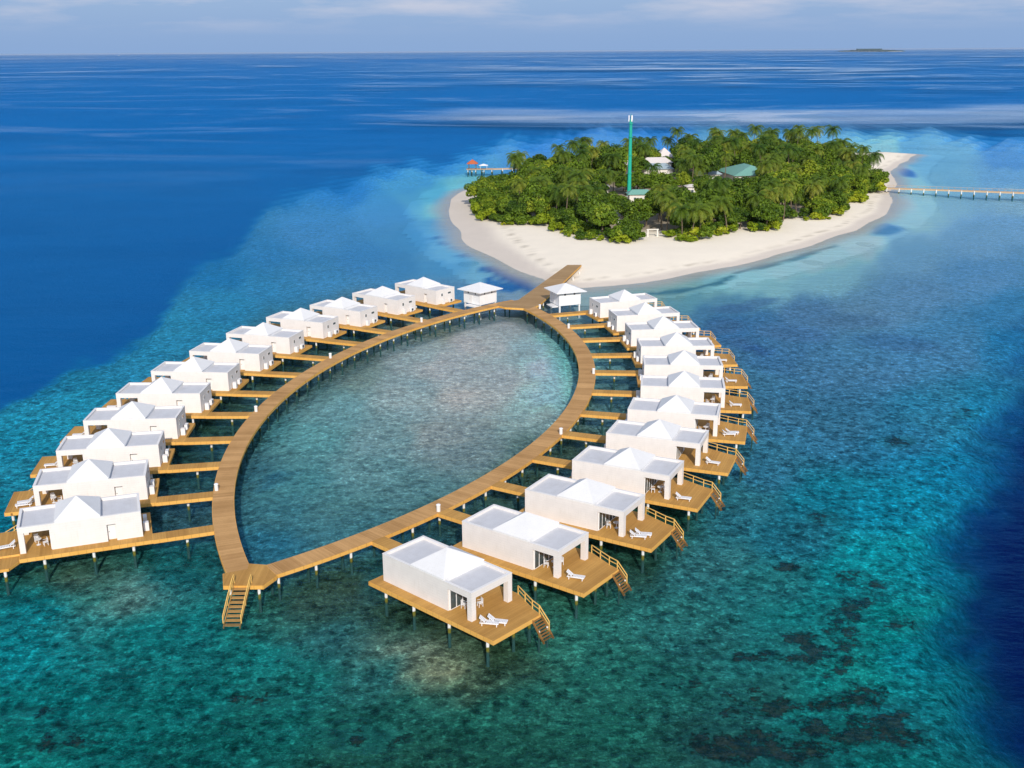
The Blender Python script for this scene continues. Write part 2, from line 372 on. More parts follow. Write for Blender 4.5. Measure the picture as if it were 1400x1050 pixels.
# ------------------------------------------------------------------ sea floor colour by station, with water tint and deck shade put in
STN = [  # bearing, colour judged by eye as seen through the water
 # left shelf
 (20, 600, 8, 128, 150), (40, 650, 20, 130, 150), (110, 550, 10, 135, 160), (60, 580, 12, 140, 165), (190, 495, 15, 130, 165), (250, 450, 20, 135, 170), (300, 420, 22, 130, 170), (90, 520, 5, 120, 155),
 (300, 380, 10, 112, 168), (350, 390, 30, 125, 170), (370, 350, 30, 118, 172), (430, 320, 50, 130, 185), (440, 380, 45, 128, 175), (500, 350, 45, 125, 180), (520, 290, 60, 140, 195), (560, 250, 65, 145, 205), (480, 265, 35, 120, 185),
 (560, 330, 52, 135, 185), (600, 290, 112, 190, 212), (595, 315, 75, 155, 200), (620, 345, 85, 160, 195), (600, 365, 60, 140, 185), (650, 372, 95, 160, 185), (545, 370, 50, 128, 178), (625, 235, 60, 140, 205), (640, 250, 110, 185, 215), (590, 265, 80, 165, 210),
 (620, 400, 75, 130, 165), (690, 405, 110, 140, 160), (715, 400, 110, 140, 155),
 # lagoon
 (690, 440, 120, 135, 140), (650, 470, 130, 140, 142), (600, 500, 125, 138, 140), (560, 540, 105, 135, 140), (640, 540, 128, 140, 140), (690, 520, 122, 138, 142), (720, 480, 105, 140, 148), (745, 500, 125, 172, 170), (770, 500, 95, 165, 160), (760, 545, 110, 168, 165),
 (735, 570, 105, 140, 142), (600, 600, 112, 130, 130), (640, 620, 95, 120, 122), (520, 600, 85, 125, 130), (560, 660, 70, 112, 115), (460, 560, 75, 125, 132), (430, 600, 65, 125, 130), (420, 540, 70, 115, 115), (380, 590, 55, 115, 118), (400, 660, 55, 112, 118), (350, 640, 45, 95, 105),
 (370, 700, 52, 108, 116), (450, 690, 62, 112, 115), (500, 640, 75, 118, 122), (370, 750, 35, 100, 120), (440, 730, 55, 108, 115), (560, 480, 110, 135, 138), (480, 510, 85, 115, 110), (580, 450, 110, 125, 105), (720, 440, 110, 130, 130),
 # between the villas: shade of the decks put into the floor colour
 (250, 640, 30, 70, 70), (260, 700, 45, 85, 95), (300, 580, 35, 75, 65), (370, 500, 40, 75, 60), (460, 455, 45, 80, 65), (560, 420, 60, 100, 110), (830, 470, 55, 105, 105), (830, 540, 60, 105, 110), (780, 610, 55, 85, 75), (720, 660, 55, 85, 75), (640, 710, 45, 78, 75), (580, 745, 35, 80, 88),
 (900, 720, 30, 75, 65), (840, 780, 35, 75, 65),
 # near reef, left
 (30, 720, 5, 110, 128), (60, 830, 8, 108, 112), (20, 900, 8, 118, 120), (120, 810, 40, 105, 95), (170, 815, 80, 125, 115), (110, 800, 65, 95, 80), (240, 780, 20, 95, 95), (200, 870, 12, 108, 105), (60, 960, 8, 102, 98), (20, 1030, 10, 105, 95), (150, 1000, 10, 98, 92), (250, 950, 10, 100, 95), (280, 860, 15, 112, 108), (270, 1040, 12, 90, 82),
 (350, 900, 15, 108, 102), (380, 850, 40, 105, 95), (420, 830, 45, 75, 62), (480, 800, 45, 72, 58), (370, 1000, 15, 95, 85), (420, 930, 20, 100, 92), (460, 870, 40, 95, 92), (500, 1000, 22, 88, 76), (480, 1045, 25, 80, 66),
 # near reef, middle
 (540, 850, 45, 78, 65), (590, 840, 42, 66, 52), (560, 890, 105, 125, 105), (600, 920, 110, 125, 98), (640, 930, 70, 100, 78), (520, 920, 40, 105, 98), (700, 900, 45, 75, 58), (760, 895, 45, 120, 102), (570, 960, 30, 98, 85), (640, 990, 25, 88, 74), (720, 960, 28, 90, 76), (600, 1040, 28, 82, 66), (720, 1040, 25, 78, 64),
 (800, 860, 40, 112, 98), (820, 920, 30, 98, 84), (840, 1000, 24, 88, 74), (900, 840, 38, 108, 100), (900, 930, 28, 98, 86), (960, 1020, 30, 72, 64), (880, 1040, 24, 80, 68), (960, 880, 35, 105, 98), (520, 790, 35, 85, 85),
 # right flat
 (960, 770, 45, 112, 112), (1000, 700, 38, 110, 120), (1040, 800, 30, 112, 110), (1080, 730, 25, 105, 118), (1040, 640, 42, 112, 135), (1080, 900, 25, 105, 100), (1040, 960, 30, 92, 84), (1120, 980, 12, 105, 98), (1120, 840, 15, 115, 112), (1180, 780, 8, 130, 132), (1220, 760, 5, 130, 138), (1200, 860, 5, 120, 115), (1250, 900, 5, 112, 118), (1160, 920, 10, 118, 110),
 (1260, 980, 10, 100, 105), (1180, 1030, 10, 100, 95), (1080, 1040, 20, 75, 70), (1150, 680, 12, 118, 135), (1230, 690, 6, 125, 145), (1290, 640, 6, 122, 152), (1340, 560, 8, 125, 160), (1400, 470, 15, 115, 162), (1380, 430, 40, 120, 165), (1290, 560, 25, 118, 148), (1220, 600, 30, 112, 142), (1140, 590, 42, 112, 142),
 (1080, 560, 48, 115, 148), (1060, 490, 50, 110, 155), (1030, 520, 52, 118, 150), (1120, 500, 55, 115, 152), (1200, 500, 55, 118, 155), (1280, 480, 55, 122, 160), (1350, 380, 75, 132, 172), (1260, 400, 82, 132, 165), (1180, 420, 82, 130, 160), (1100, 430, 68, 118, 158), (1040, 440, 48, 108, 155), (990, 450, 42, 105, 158),
 (1000, 410, 75, 135, 160), (960, 430, 60, 120, 158), (940, 415, 85, 150, 160), (1060, 398, 122, 180, 182), (1130, 382, 115, 172, 182), (960, 480, 60, 115, 150),
 (920, 395, 112, 158, 148), (980, 400, 105, 165, 165), (900, 395, 120, 155, 142), (1060, 375, 138, 200, 196), (1120, 360, 142, 202, 200), (1180, 335, 150, 202, 205), (1010, 388, 130, 195, 190), (1250, 350, 100, 150, 175), (1330, 330, 100, 150, 180), (1400, 310, 105, 155, 188),
 (1240, 300, 140, 185, 200), (1230, 275, 155, 195, 205), (1300, 285, 125, 170, 198), (1390, 275, 130, 170, 200), (1240, 250, 135, 185, 212), (1300, 245, 110, 162, 205), (1390, 245, 100, 150, 205), (1280, 220, 105, 160, 208), (1380, 220, 80, 135, 200), (1250, 200, 95, 155, 208), (1150, 195, 95, 155, 208), (1200, 195, 130, 185, 212),
 (800, 400, 130, 155, 150), (850, 395, 125, 155, 145), (760, 400, 140, 150, 150), (700, 235, 70, 135, 200), (740, 215, 60, 125, 195), (800, 195, 70, 130, 200), (900, 185, 60, 125, 195)]
STN = np.array(STN, float)
DEEP_C = np.array([0, 84, 142.]); DEEP_R = np.array([0, 26, 76.])
LCURVE = np.array([(-400, 720), (-100, 606), (0, 556), (60, 533), (150, 498), (215, 448), (250, 402), (300, 358), (370, 300), (450, 262), (540, 246), (632, 228), (700, 208), (800, 188), (1000, 176), (1150, 183), (1300, 192), (1400, 205), (1900, 225)], float)
RCURVE = np.array([(380, 1500), (440, 1440), (500, 1405), (580, 1366), (670, 1330), (750, 1288), (843, 1297), (932, 1315), (1021, 1350), (1150, 1400)], float)  # (row, column)
PATCH = [  # weed beds and dark blotches: bearing, radii, tilt, colour
 (668, 368, 12, 5, 0, 20, 85, 155), (690, 376, 20, 8, .45, 15, 80, 152), (712, 387, 24, 9, .5, 12, 76, 150), (690, 392, 22, 7, .1, 22, 90, 158), (672, 384, 14, 6, .2, 25, 95, 165),
 (598, 326, 10, 2.6, 0, 45, 115, 170), (632, 350, 12, 2.6, .1, 45, 115, 170), (606, 333, 10, 2.5, .1, 60, 128, 175), (622, 340, 9, 2, .1, 70, 135, 178),
 (1213, 316, 27, 8, -.1, 66, 122, 165), (1205, 311, 16, 5, -.2, 80, 138, 178), (1240, 236, 17, 7, .35, 55, 100, 160), (1228, 228, 8, 4, .3, 70, 120, 170), (950, 374, 22, 3.2, -.18, 70, 105, 98), (920, 380, 10, 2, -.1, 85, 115, 102),
 (1005, 422, 36, 8, -.1, 58, 106, 148), (1040, 412, 30, 6, -.1, 70, 120, 156), (990, 447, 30, 12, 0, 52, 102, 148), (1010, 468, 26, 8, .1, 52, 102, 150), (1035, 478, 24, 6, .2, 42, 92, 150), (1080, 455, 60, 14, .1, 58, 108, 152),
 (384, 654, 15, 7, -.1, 25, 82, 108), (372, 662, 14, 6, 0, 40, 95, 112), (772, 492, 15, 34, .1, 92, 172, 168), (762, 535, 20, 26, .3, 98, 174, 168), (745, 468, 14, 20, -.2, 105, 168, 165),
 (1160, 440, 60, 12, 0, 70, 115, 150), (1230, 470, 70, 14, .1, 52, 108, 150)]
STRIP = [(886, 402), (912, 400), (938, 397), (962, 391), (985, 386), (998, 380), (1010, 372), (1032, 366), (1060, 361), (1085, 354), (1112, 345), (1138, 337)]
CORAL = [(1089, 868, 22, 9), (1114, 893, 32, 12), (1146, 914, 25, 11), (1164, 828, 20, 9), (1150, 846, 30, 10), (1150, 882, 28, 18), (1171, 950, 35, 13), (1207, 986, 40, 20), (1238, 1003, 30, 17), (1178, 1014, 40, 14), (1128, 996, 25, 10), (1105, 975, 14, 18), (1035, 1014, 42, 18), (1060, 970, 30, 16),
 (978, 1018, 25, 18), (1018, 900, 30, 8), (1160, 786, 20, 5), (1128, 708, 24, 5), (1078, 775, 20, 5), (1198, 805, 18, 7), (1000, 1030, 30, 12), (950, 1010, 20, 8), (1120, 1010, 25, 10), (1060, 930, 18, 7), (1240, 850, 24, 6), (1090, 1040, 50, 16), (40, 972, 22, 8), (345, 962, 24, 9), (80, 1010, 30, 10), (1015, 960, 30, 12), (930, 940, 30, 8), (1320, 566, 14, 5), (1225, 605, 20, 6), (1000, 1040, 30, 10), (500, 1010, 40, 10), (480, 985, 20, 8)]

def floor_colour(X, Y, Z):
    PX, PY = bearing(X, Y, Z)
    q = np.stack([PX, PY], -1)
    jx = 9*np.sin(PX*.061+PY*.023+1.3)+5*np.sin(PX*.17-PY*.13); jy = 5*np.sin(PY*.083-PX*.041)+3*np.sin(PX*.21+PY*.19+2)
    wx, wy = PX+jx, PY+jy*.6
    num = np.zeros((len(X), 3)); den = np.zeros(len(X))
    for s in STN:
        k = np.clip((s[1]-66)/350, .25, 1.2)          # stations cover less ground when near
        d2 = ((wx-s[0])/(1.25))**2+((wy-s[1])*1.5)**2
        wgt = 1/(d2/(k*k)+60)**2.0
        num += wgt[:, None]*s[2:5]; den += wgt
    c = num/den[:, None]
    shal = np.ones(len(X))
    for cx, cy, rx, ry, t, *cc in PATCH:
        u = (PX-cx+jx*.25); v = (PY-cy+jy*.25); ct, st = math.cos(t), math.sin(t)
        r = np.hypot((u*ct+v*st)/rx, (-u*st+v*ct)/ry)
        m = 1-sstep(.55, 1.15, r); c = c*(1-m[:, None])+np.array(cc)*m[:, None]
    S = np.array(STRIP, float); d = np.full(len(X), 1e9)
    for a, b in zip(S[:-1], S[1:]):
        e = b-a; t = np.clip(((q-a)@e)/(e@e), 0, 1); g = q-(a+t[:, None]*e); d = np.minimum(d, np.hypot(g[:, 0]*.5, g[:, 1]))
    wd = 3.6+1.6*np.sin(PX*.11); m = 1-sstep(wd*.35, wd, d)
    c = c*(1-.85*m[:, None])+np.array([42, 98, 118.])*.85*m[:, None]
    gy_ = c.mean(1, keepdims=True); ds_ = (.10+.16*sstep(240, 330, PY)*(1-sstep(520, 700, PY)))[:, None]; c = c+(gy_-c)*ds_
    coral = np.zeros(len(X))
    for cx, cy, rx, ry in CORAL:
        coral = np.maximum(coral, 1-np.clip(np.hypot((PX-cx)/rx/1.75, (PY-cy)/ry/1.75), 0, 1))
    lc = np.interp(PX, LCURVE[:, 0], LCURVE[:, 1])
    n1 = 6*np.sin(PX*.043+.5)+4*np.sin(PX*.11+PY*.05)+4*np.sin(X*.19+Y*.07)+3.5*np.sin(X*.41-Y*.23+1)+2.5*np.sin(X*.77+Y*.53)
    wl = np.clip(6+(PX-20)*.06, 6, 26)
    dl = sstep(-.35, 1.0, (lc+n1-PY)/wl)
    dl = np.where(PY > 640, 0, dl)
    rc = np.interp(PY, RCURVE[:, 0], RCURVE[:, 1])
    n2 = 10*np.sin(PY*.045)+6*np.sin(PY*.11+PX*.07)+7*np.sin(X*.31+Y*.43)+6*np.sin(X*.83-Y*.61)+4*np.sin(X*1.3+Y*.9)
    dr = sstep(-1.0, 1.0, (PX-rc-16+n2)/80.)*(PY > 380)
    c = c*(1-dl[:, None])+DEEP_C*dl[:, None]; c = c*(1-dr[:, None])+DEEP_R*dr[:, None]
    deep = np.maximum(dl, dr)
    lag = sstep(0, 4, 113-np.hypot(X-74, Y-154.75))*sstep(0, 4, 104-np.hypot(X+91.94, Y-191.46))
    c = c*(1+(lag*(.25+.75*sstep(105, 165, Y)))[:, None]*np.array([.30, .20, .13]))
    lagoon = sstep(0, 60, 560-np.hypot(PX-560, (PY-580)*1.9)*2.2)
    tex = (1-.35*lag)*(1-deep)*np.clip(.35+.65*sstep(330, 620, PY), 0, 1)
    return c, tex, coral*(1-deep), deep

CAL = (1.0, 1.0, 1.0)
def srgb_lin(c):
    c = np.clip(c, 0, 255)/255.0
    return np.where(c <= .04045, c/12.92, ((c+.055)/1.055)**2.4)
FLOOR_GAIN = 2.0
def floor_albedo(c): return np.clip(srgb_lin(c)*FLOOR_GAIN-np.array([.004, .012, .016]), .0012, .9)

def axis(lo, hi, step, far):
    a = list(np.arange(lo, hi+.01, step)); d = step
    while a[-1] < far: d *= 1.35; a.append(a[-1]+d)
    d = step
    while a[0] > -far: d *= 1.35; a.insert(0, a[0]-d)
    return np.array(a)

def grid_mesh(name, gx, gy, Z, cols, mat, extra=None, keep=None, parent=None):
    nx, ny = len(gx), len(gy)
    X, Y = np.meshgrid(gx, gy)
    V = np.stack([X.ravel(), Y.ravel(), Z.ravel()], -1)
    i = np.arange(nx*ny).reshape(ny, nx)
    Fq = np.stack([i[:-1, :-1].ravel(), i[:-1, 1:].ravel(), i[1:, 1:].ravel(), i[1:, :-1].ravel()], -1)
    if keep is not None:
        Fq = Fq[keep.ravel()[Fq].any(1)]
        used = np.zeros(nx*ny, bool); used[Fq.ravel()] = True
        re = np.cumsum(used)-1; V = V[used]; Fq = re[Fq]
        cols = cols[used]; extra = extra[used] if extra is not None else None
    me = bpy.data.meshes.new(name)
    me.vertices.add(len(V)); me.vertices.foreach_set('co', V.ravel())
    me.loops.add(Fq.size); me.loops.foreach_set('vertex_index', Fq.ravel().astype(np.int32))
    me.polygons.add(len(Fq)); me.polygons.foreach_set('loop_start', np.arange(0, Fq.size, 4, dtype=np.int32))
    me.polygons.foreach_set('use_smooth', np.ones(len(Fq), bool))
    me.update(calc_edges=True)
    a = me.attributes.new('col', 'FLOAT_COLOR', 'POINT'); a.data.foreach_set('color', np.c_[cols, np.ones(len(V))].ravel().astype(np.float32))
    if extra is not None:
        a = me.attributes.new('zone', 'FLOAT_COLOR', 'POINT'); a.data.foreach_set('color', np.c_[extra, np.ones(len(V))].ravel().astype(np.float32))
    me.materials.append(mat)
    o = bpy.data.objects.new(name, me); COL.objects.link(o)
    return o

def mat_floor():
    n = NT('sea_floor'); p = n.pos()
    c = n.attr('col').outputs['Color']
    zn = n.add('ShaderNodeSeparateColor'); n.link(n.attr('zone').outputs['Color'], zn.inputs[0])
    tex, coral, deep = zn.outputs[0], zn.outputs[1], zn.outputs[2]
    b = n.noise(p, .75, 6, .78); a = n.noise(p, .26, 5, .7, .3); e = n.noise(p, 2.6, 4, .7); g = n.noise(p, .035, 4, .6, .3)
    # living coral and rubble: dark growth broken by pale speckle, in drifts of its own
    gr_ = n.math('ADD', n.math('MULTIPLY', b, .72), n.math('MULTIPLY', a, .28))
    f = n.rng(gr_, .39, .54, .36, 1.0)
    f = n.math('ADD', f, n.rng(n.math('ADD', n.math('MULTIPLY', b, .5), n.math('MULTIPLY', e, .5)), .50, .64, 0, 1.35))
    f = n.math('MULTIPLY', f, n.math('ADD', .60, n.math('MULTIPLY', g, .84)))
    wv = n.add('ShaderNodeVectorMath'); wv.operation = 'ADD'; n.link(p, wv.inputs[0])
    nv = n.add('ShaderNodeTexNoise'); nv.inputs['Scale'].default_value = 1.3; nv.inputs['Detail'].default_value = 2; n.link(p, nv.inputs['Vector']); n.link(nv.outputs['Color'], wv.inputs[1])
    vo = n.add('ShaderNodeTexVoronoi'); vo.inputs['Scale'].default_value = 1.05; n.link(wv.outputs[0], vo.inputs['Vector'])
    cr = n.xyz(vo.outputs['Color'])[0]
    col_ = n.math('MULTIPLY', n.rng(vo.outputs['Distance'], .30, .55, 1, 0), n.rng(cr, .35, .75))
    f = n.math('MULTIPLY', f, n.math('ADD', 1.10, n.math('MULTIPLY', col_, -.52)))
    pale = n.math('MULTIPLY', n.rng(vo.outputs['Distance'], .18, .34, 1, 0), n.rng(cr, .20, .05))
    f = n.math('ADD', f, n.math('MULTIPLY', pale, 1.1))
    f = n.math('ADD', 1.0, n.math('MULTIPLY', n.math('SUBTRACT', f, 1.0), tex))
    vm = n.add('ShaderNodeVectorMath'); vm.operation = 'SCALE'; n.link(c, vm.inputs[0]); n.link(f, vm.inputs['Scale'])
    # warm and cool drift of the growth on the bottom
    h = n.noise(p, .075, 4, .6)
    cc = n.mix(n.math('MULTIPLY', n.math('MULTIPLY', n.rng(h, .42, .7), tex), .26), vm.outputs[0], n.mix(1.0, vm.outputs[0], (1.55, 1.0, .80), 'MULTIPLY'))
    m = n.math('ADD', coral, n.math('MULTIPLY', n.math('SUBTRACT', n.noise(p, .42, 7, .80), .5), 4.2))
    m = n.math('MULTIPLY', n.rng(m, .42, .72), n.rng(coral, .0, .3))
    cc = n.mix(n.math('MULTIPLY', n.rng(coral, .02, .35), .22), cc, (.03, .30, .26))
    cor = n.mix(n.rng(n.noise(p, 1.0, 5, .75), .38, .66), (.006, .020, .021), (.060, .078, .056))
    cc = n.mix(n.math('MULTIPLY', m, .86), cc, cor)
    dn = n.noise(n.map(p, (1, 1.6, 1)), .02, 5, .6)
    cc = n.mix(n.math('MULTIPLY', n.math('MULTIPLY', deep, n.rng(dn, .35, .7)), .35), cc, n.mix(1.0, cc, (.7, .72, .78), 'MULTIPLY'))
    d = n.add('ShaderNodeBsdfDiffuse'); n.link(cc, d.inputs[0])
    n.link(n.bump(n.math('ADD', b, n.math('MULTIPLY', m, 2.5)), .8, .9), d.inputs['Normal'])
    n.link(d.outputs[0], n.out.inputs[0]); return n.m

gx = axis(-130, 330, 2.0, 70000); gy = axis(60, 760, 2.2, 70000)
X, Y = np.meshgrid(gx, gy); xf, yf = X.ravel(), Y.ravel()
yv = np.maximum(yf, 62.0)
sh = poly_sdf(np.stack([xf, yf], -1), SHORE)
c0, t0, k0, d0 = floor_colour(xf, yv, np.full(len(xf), -2.0))
lg0 = sstep(0, 4, 113-np.hypot(xf-74, yv-154.75))*sstep(0, 4, 104-np.hypot(xf+91.94, yv-191.46))
Zf = -1.7+.6*lg0-5.0*d0
Zf = np.where(sh > -40, np.maximum(Zf, np.minimum(.055*sh, 0)-.06), Zf); Zf = np.where(sh > -2, -.5, Zf)
c1, t1, k1, d1 = floor_colour(xf, yv, Zf); t1 = t1*(1-sstep(-48, -13, sh))
floor = grid_mesh('sea_floor', gx, gy, Zf.reshape(X.shape), floor_albedo(c1), mat_floor(), np.stack([t1, k1, d1], -1))
tag(floor, 'coral and sand sea floor under the shallow water', 'sea floor', kind='structure')

# ------------------------------------------------------------------ sand island
def mat_sand():
    n = NT('coral_sand'); p = n.pos()
    c = n.attr('col').outputs['Color']
    a = n.noise(p, .12, 5, .6); b = n.noise(p, 1.5, 4, .65); s = n.noise(n.map(p, (1, 1, 1)), .5, 5, .7)
    f = n.math('ADD', .86, n.math('ADD', n.math('MULTIPLY', a, .16), n.math('MULTIPLY', b, .12)))
    vm = n.add('ShaderNodeVectorMath'); vm.operation = 'SCALE'; n.link(c, vm.inputs[0]); n.link(f, vm.inputs['Scale'])
    cc = n.mix(n.math('MULTIPLY', n.rng(s, .62, .75), .25), vm.outputs[0], (.42, .36, .30))
    d = n.add('ShaderNodeBsdfDiffuse'); n.link(cc, d.inputs[0]); n.link(n.bump(b, .4, .12), d.inputs['Normal'])
    n.link(d.outputs[0], n.out.inputs[0]); return n.m
ix = np.arange(-60, 262, 2.0); iy = np.arange(244, 660, 2.0)
IX, IY = np.meshgrid(ix, iy); P2 = np.stack([IX.ravel(), IY.ravel()], -1)
sd_ = poly_sdf(P2, SHORE)+1.2*np.sin(P2[:, 0]*.13)*np.sin(P2[:, 1]*.11)
def sand_height(s, tau=9.0): return np.where(s > 0, 1.35*(1-np.exp(-np.maximum(s, 0)/tau)), .055*s)
def beach_tau(x, y): return 9.0+17*sstep(22, -8, x)*sstep(268, 300, y)
SZ = sand_height(sd_, beach_tau(P2[:, 0], P2[:, 1]))
veg = poly_sdf(P2, VEG)
cs, ts, ks, ds = floor_colour(P2[:, 0], P2[:, 1], np.minimum(SZ, 0))
dry = np.array([.95, .855, .70]); wet = np.array([.70, .62, .53]); earth = np.array([.22, .17, .11])
wz = sstep(.32, .62, SZ)[:, None]
sand = wet*(1-wz)+dry*wz
sub = (1-sstep(-.50, -.02, SZ))[:, None]
sand = sand*(1-sub)+floor_albedo(cs)*sub
wr = (np.exp(-((SZ-.66)/.05)**2)*(.25+.25*np.sin(P2[:, 0]*.9+np.sin(P2[:, 1]*.7)*2)).clip(0, 1))[:, None]; sand = sand*(1-wr)+np.array([.30, .24, .17])*wr
ev = (sstep(6, 16, veg)*.75)[:, None]; sand = sand*(1-ev)+earth*ev
isl = grid_mesh('sand_island', ix, iy, SZ.reshape(IX.shape), sand, mat_sand(), keep=sd_ > -15)
tag(isl, 'pale coral sand island with a broad white beach', 'sand', kind='structure')
def ground_z(x, y):
    s = poly_sdf([(x, y)], SHORE)[0]; return float(sand_height(np.array([s]), beach_tau(x, y))[0])

# ------------------------------------------------------------------ water
def mat_water():
    n = NT('sea_water'); p = n.pos()
    a = n.noise(n.map(p, (1, 2.4, 1), rot=(0, 0, .55)), .55, 4, .6, .2)
    b = n.noise(n.map(p, (1, 2.2, 1), rot=(0, 0, .30)), .10, 3, .55)
    c = n.noise(n.map(p, (1, 2.2, 1), rot=(0, 0, .12)), .012, 4, .6, .4)
    h = n.math('ADD', n.math('MULTIPLY', a, .75), n.math('MULTIPLY', b, 2.0))
    # wind lanes: slicks that lie smooth and mirror more of the low sky
    ln = n.noise(n.map(p, (.00050, .00075, 1), loc=(.3, .7, 0), rot=(0, 0, -.55)), 1.0, 5, .62, 2.2)
    ln2 = n.noise(n.map(p, (.0028, .0055, 1), loc=(5, 2, 0), rot=(0, 0, -.35)), 1.0, 5, .62, 1.8)
    ln3 = n.noise(n.map(p, (.00008, .00016, 1), loc=(2, 1, 0), rot=(0, 0, .05)), 1.0, 4, .6, 1.0)
    lane = n.math('ADD', n.math('MULTIPLY', n.rng(ln, .50, .68), .75), n.math('MULTIPLY', n.rng(ln2, .52, .70), .50))
    lane = n.math('ADD', lane, n.math('MULTIPLY', n.math('MULTIPLY', n.rng(ln3, .50, .70), n.rng(ln2, .36, .62)), .75))
    nrm = n.bump(h, .60, .30); n.link(n.rng(n.xyz(p)[1], 150., 700., .95, .40), nrm.node.inputs['Strength'])
    fr = n.add('ShaderNodeFresnel'); fr.inputs[0].default_value = 1.33; n.link(nrm, fr.inputs[1])
    x, y, _z = n.xyz(p)
    far = n.rng(y, 300., 900.)
    east = n.rng(n.math('DIVIDE', x, n.math('MAXIMUM', y, 1.0)), -.35, .40, .65, 1.35, False)
    k = n.math('ADD', .22, n.math('MULTIPLY', n.math('MULTIPLY', n.math('MULTIPLY', lane, east), far), .85))
    k = n.math('ADD', k, n.math('MULTIPLY', n.math('SUBTRACT', 1.0, far), .22))
    k = n.math('MULTIPLY', k, n.math('ADD', .65, n.math('MULTIPLY', c, .7)))
    fac = n.math('MULTIPLY', fr.outputs[0], k, clamp=True)
    gl = n.add('ShaderNodeBsdfGlossy'); gl.inputs['Roughness'].default_value = .14; n.link(n.mix(n.math('MULTIPLY', lane, far), (.15, .62, 1.0), (.90, .94, 1.0)), gl.inputs[0]); n.link(nrm, gl.inputs['Normal'])
    tr = n.add('ShaderNodeBsdfTransparent'); tr.inputs[0].default_value = (.95, .985, .985, 1)
    mx = n.add('ShaderNodeMixShader'); n.link(fac, mx.inputs[0]); n.link(tr.outputs[0], mx.inputs[1]); n.link(gl.outputs[0], mx.inputs[2])
    n.link(mx.outputs[0], n.out.inputs[0]); return n.m
wb = MB(); wb.poly([(-70000, -70000, 0), (70000, -70000, 0), (70000, 70000, 0), (-70000, 70000, 0)])
water = wb.build('sea_water', mat_water(), fix=False)
tag(water, 'rippled blue and turquoise sea surface', 'water', kind='structure')

# ------------------------------------------------------------------ villas
ZD = 1.8
def pile(parent, x, y, top=1.42, r=.17, name='pile'):
    return MB().tube([(x, y, -2.4), (x, y, top)], [r, r], 10).build(name, M['pile'], parent)

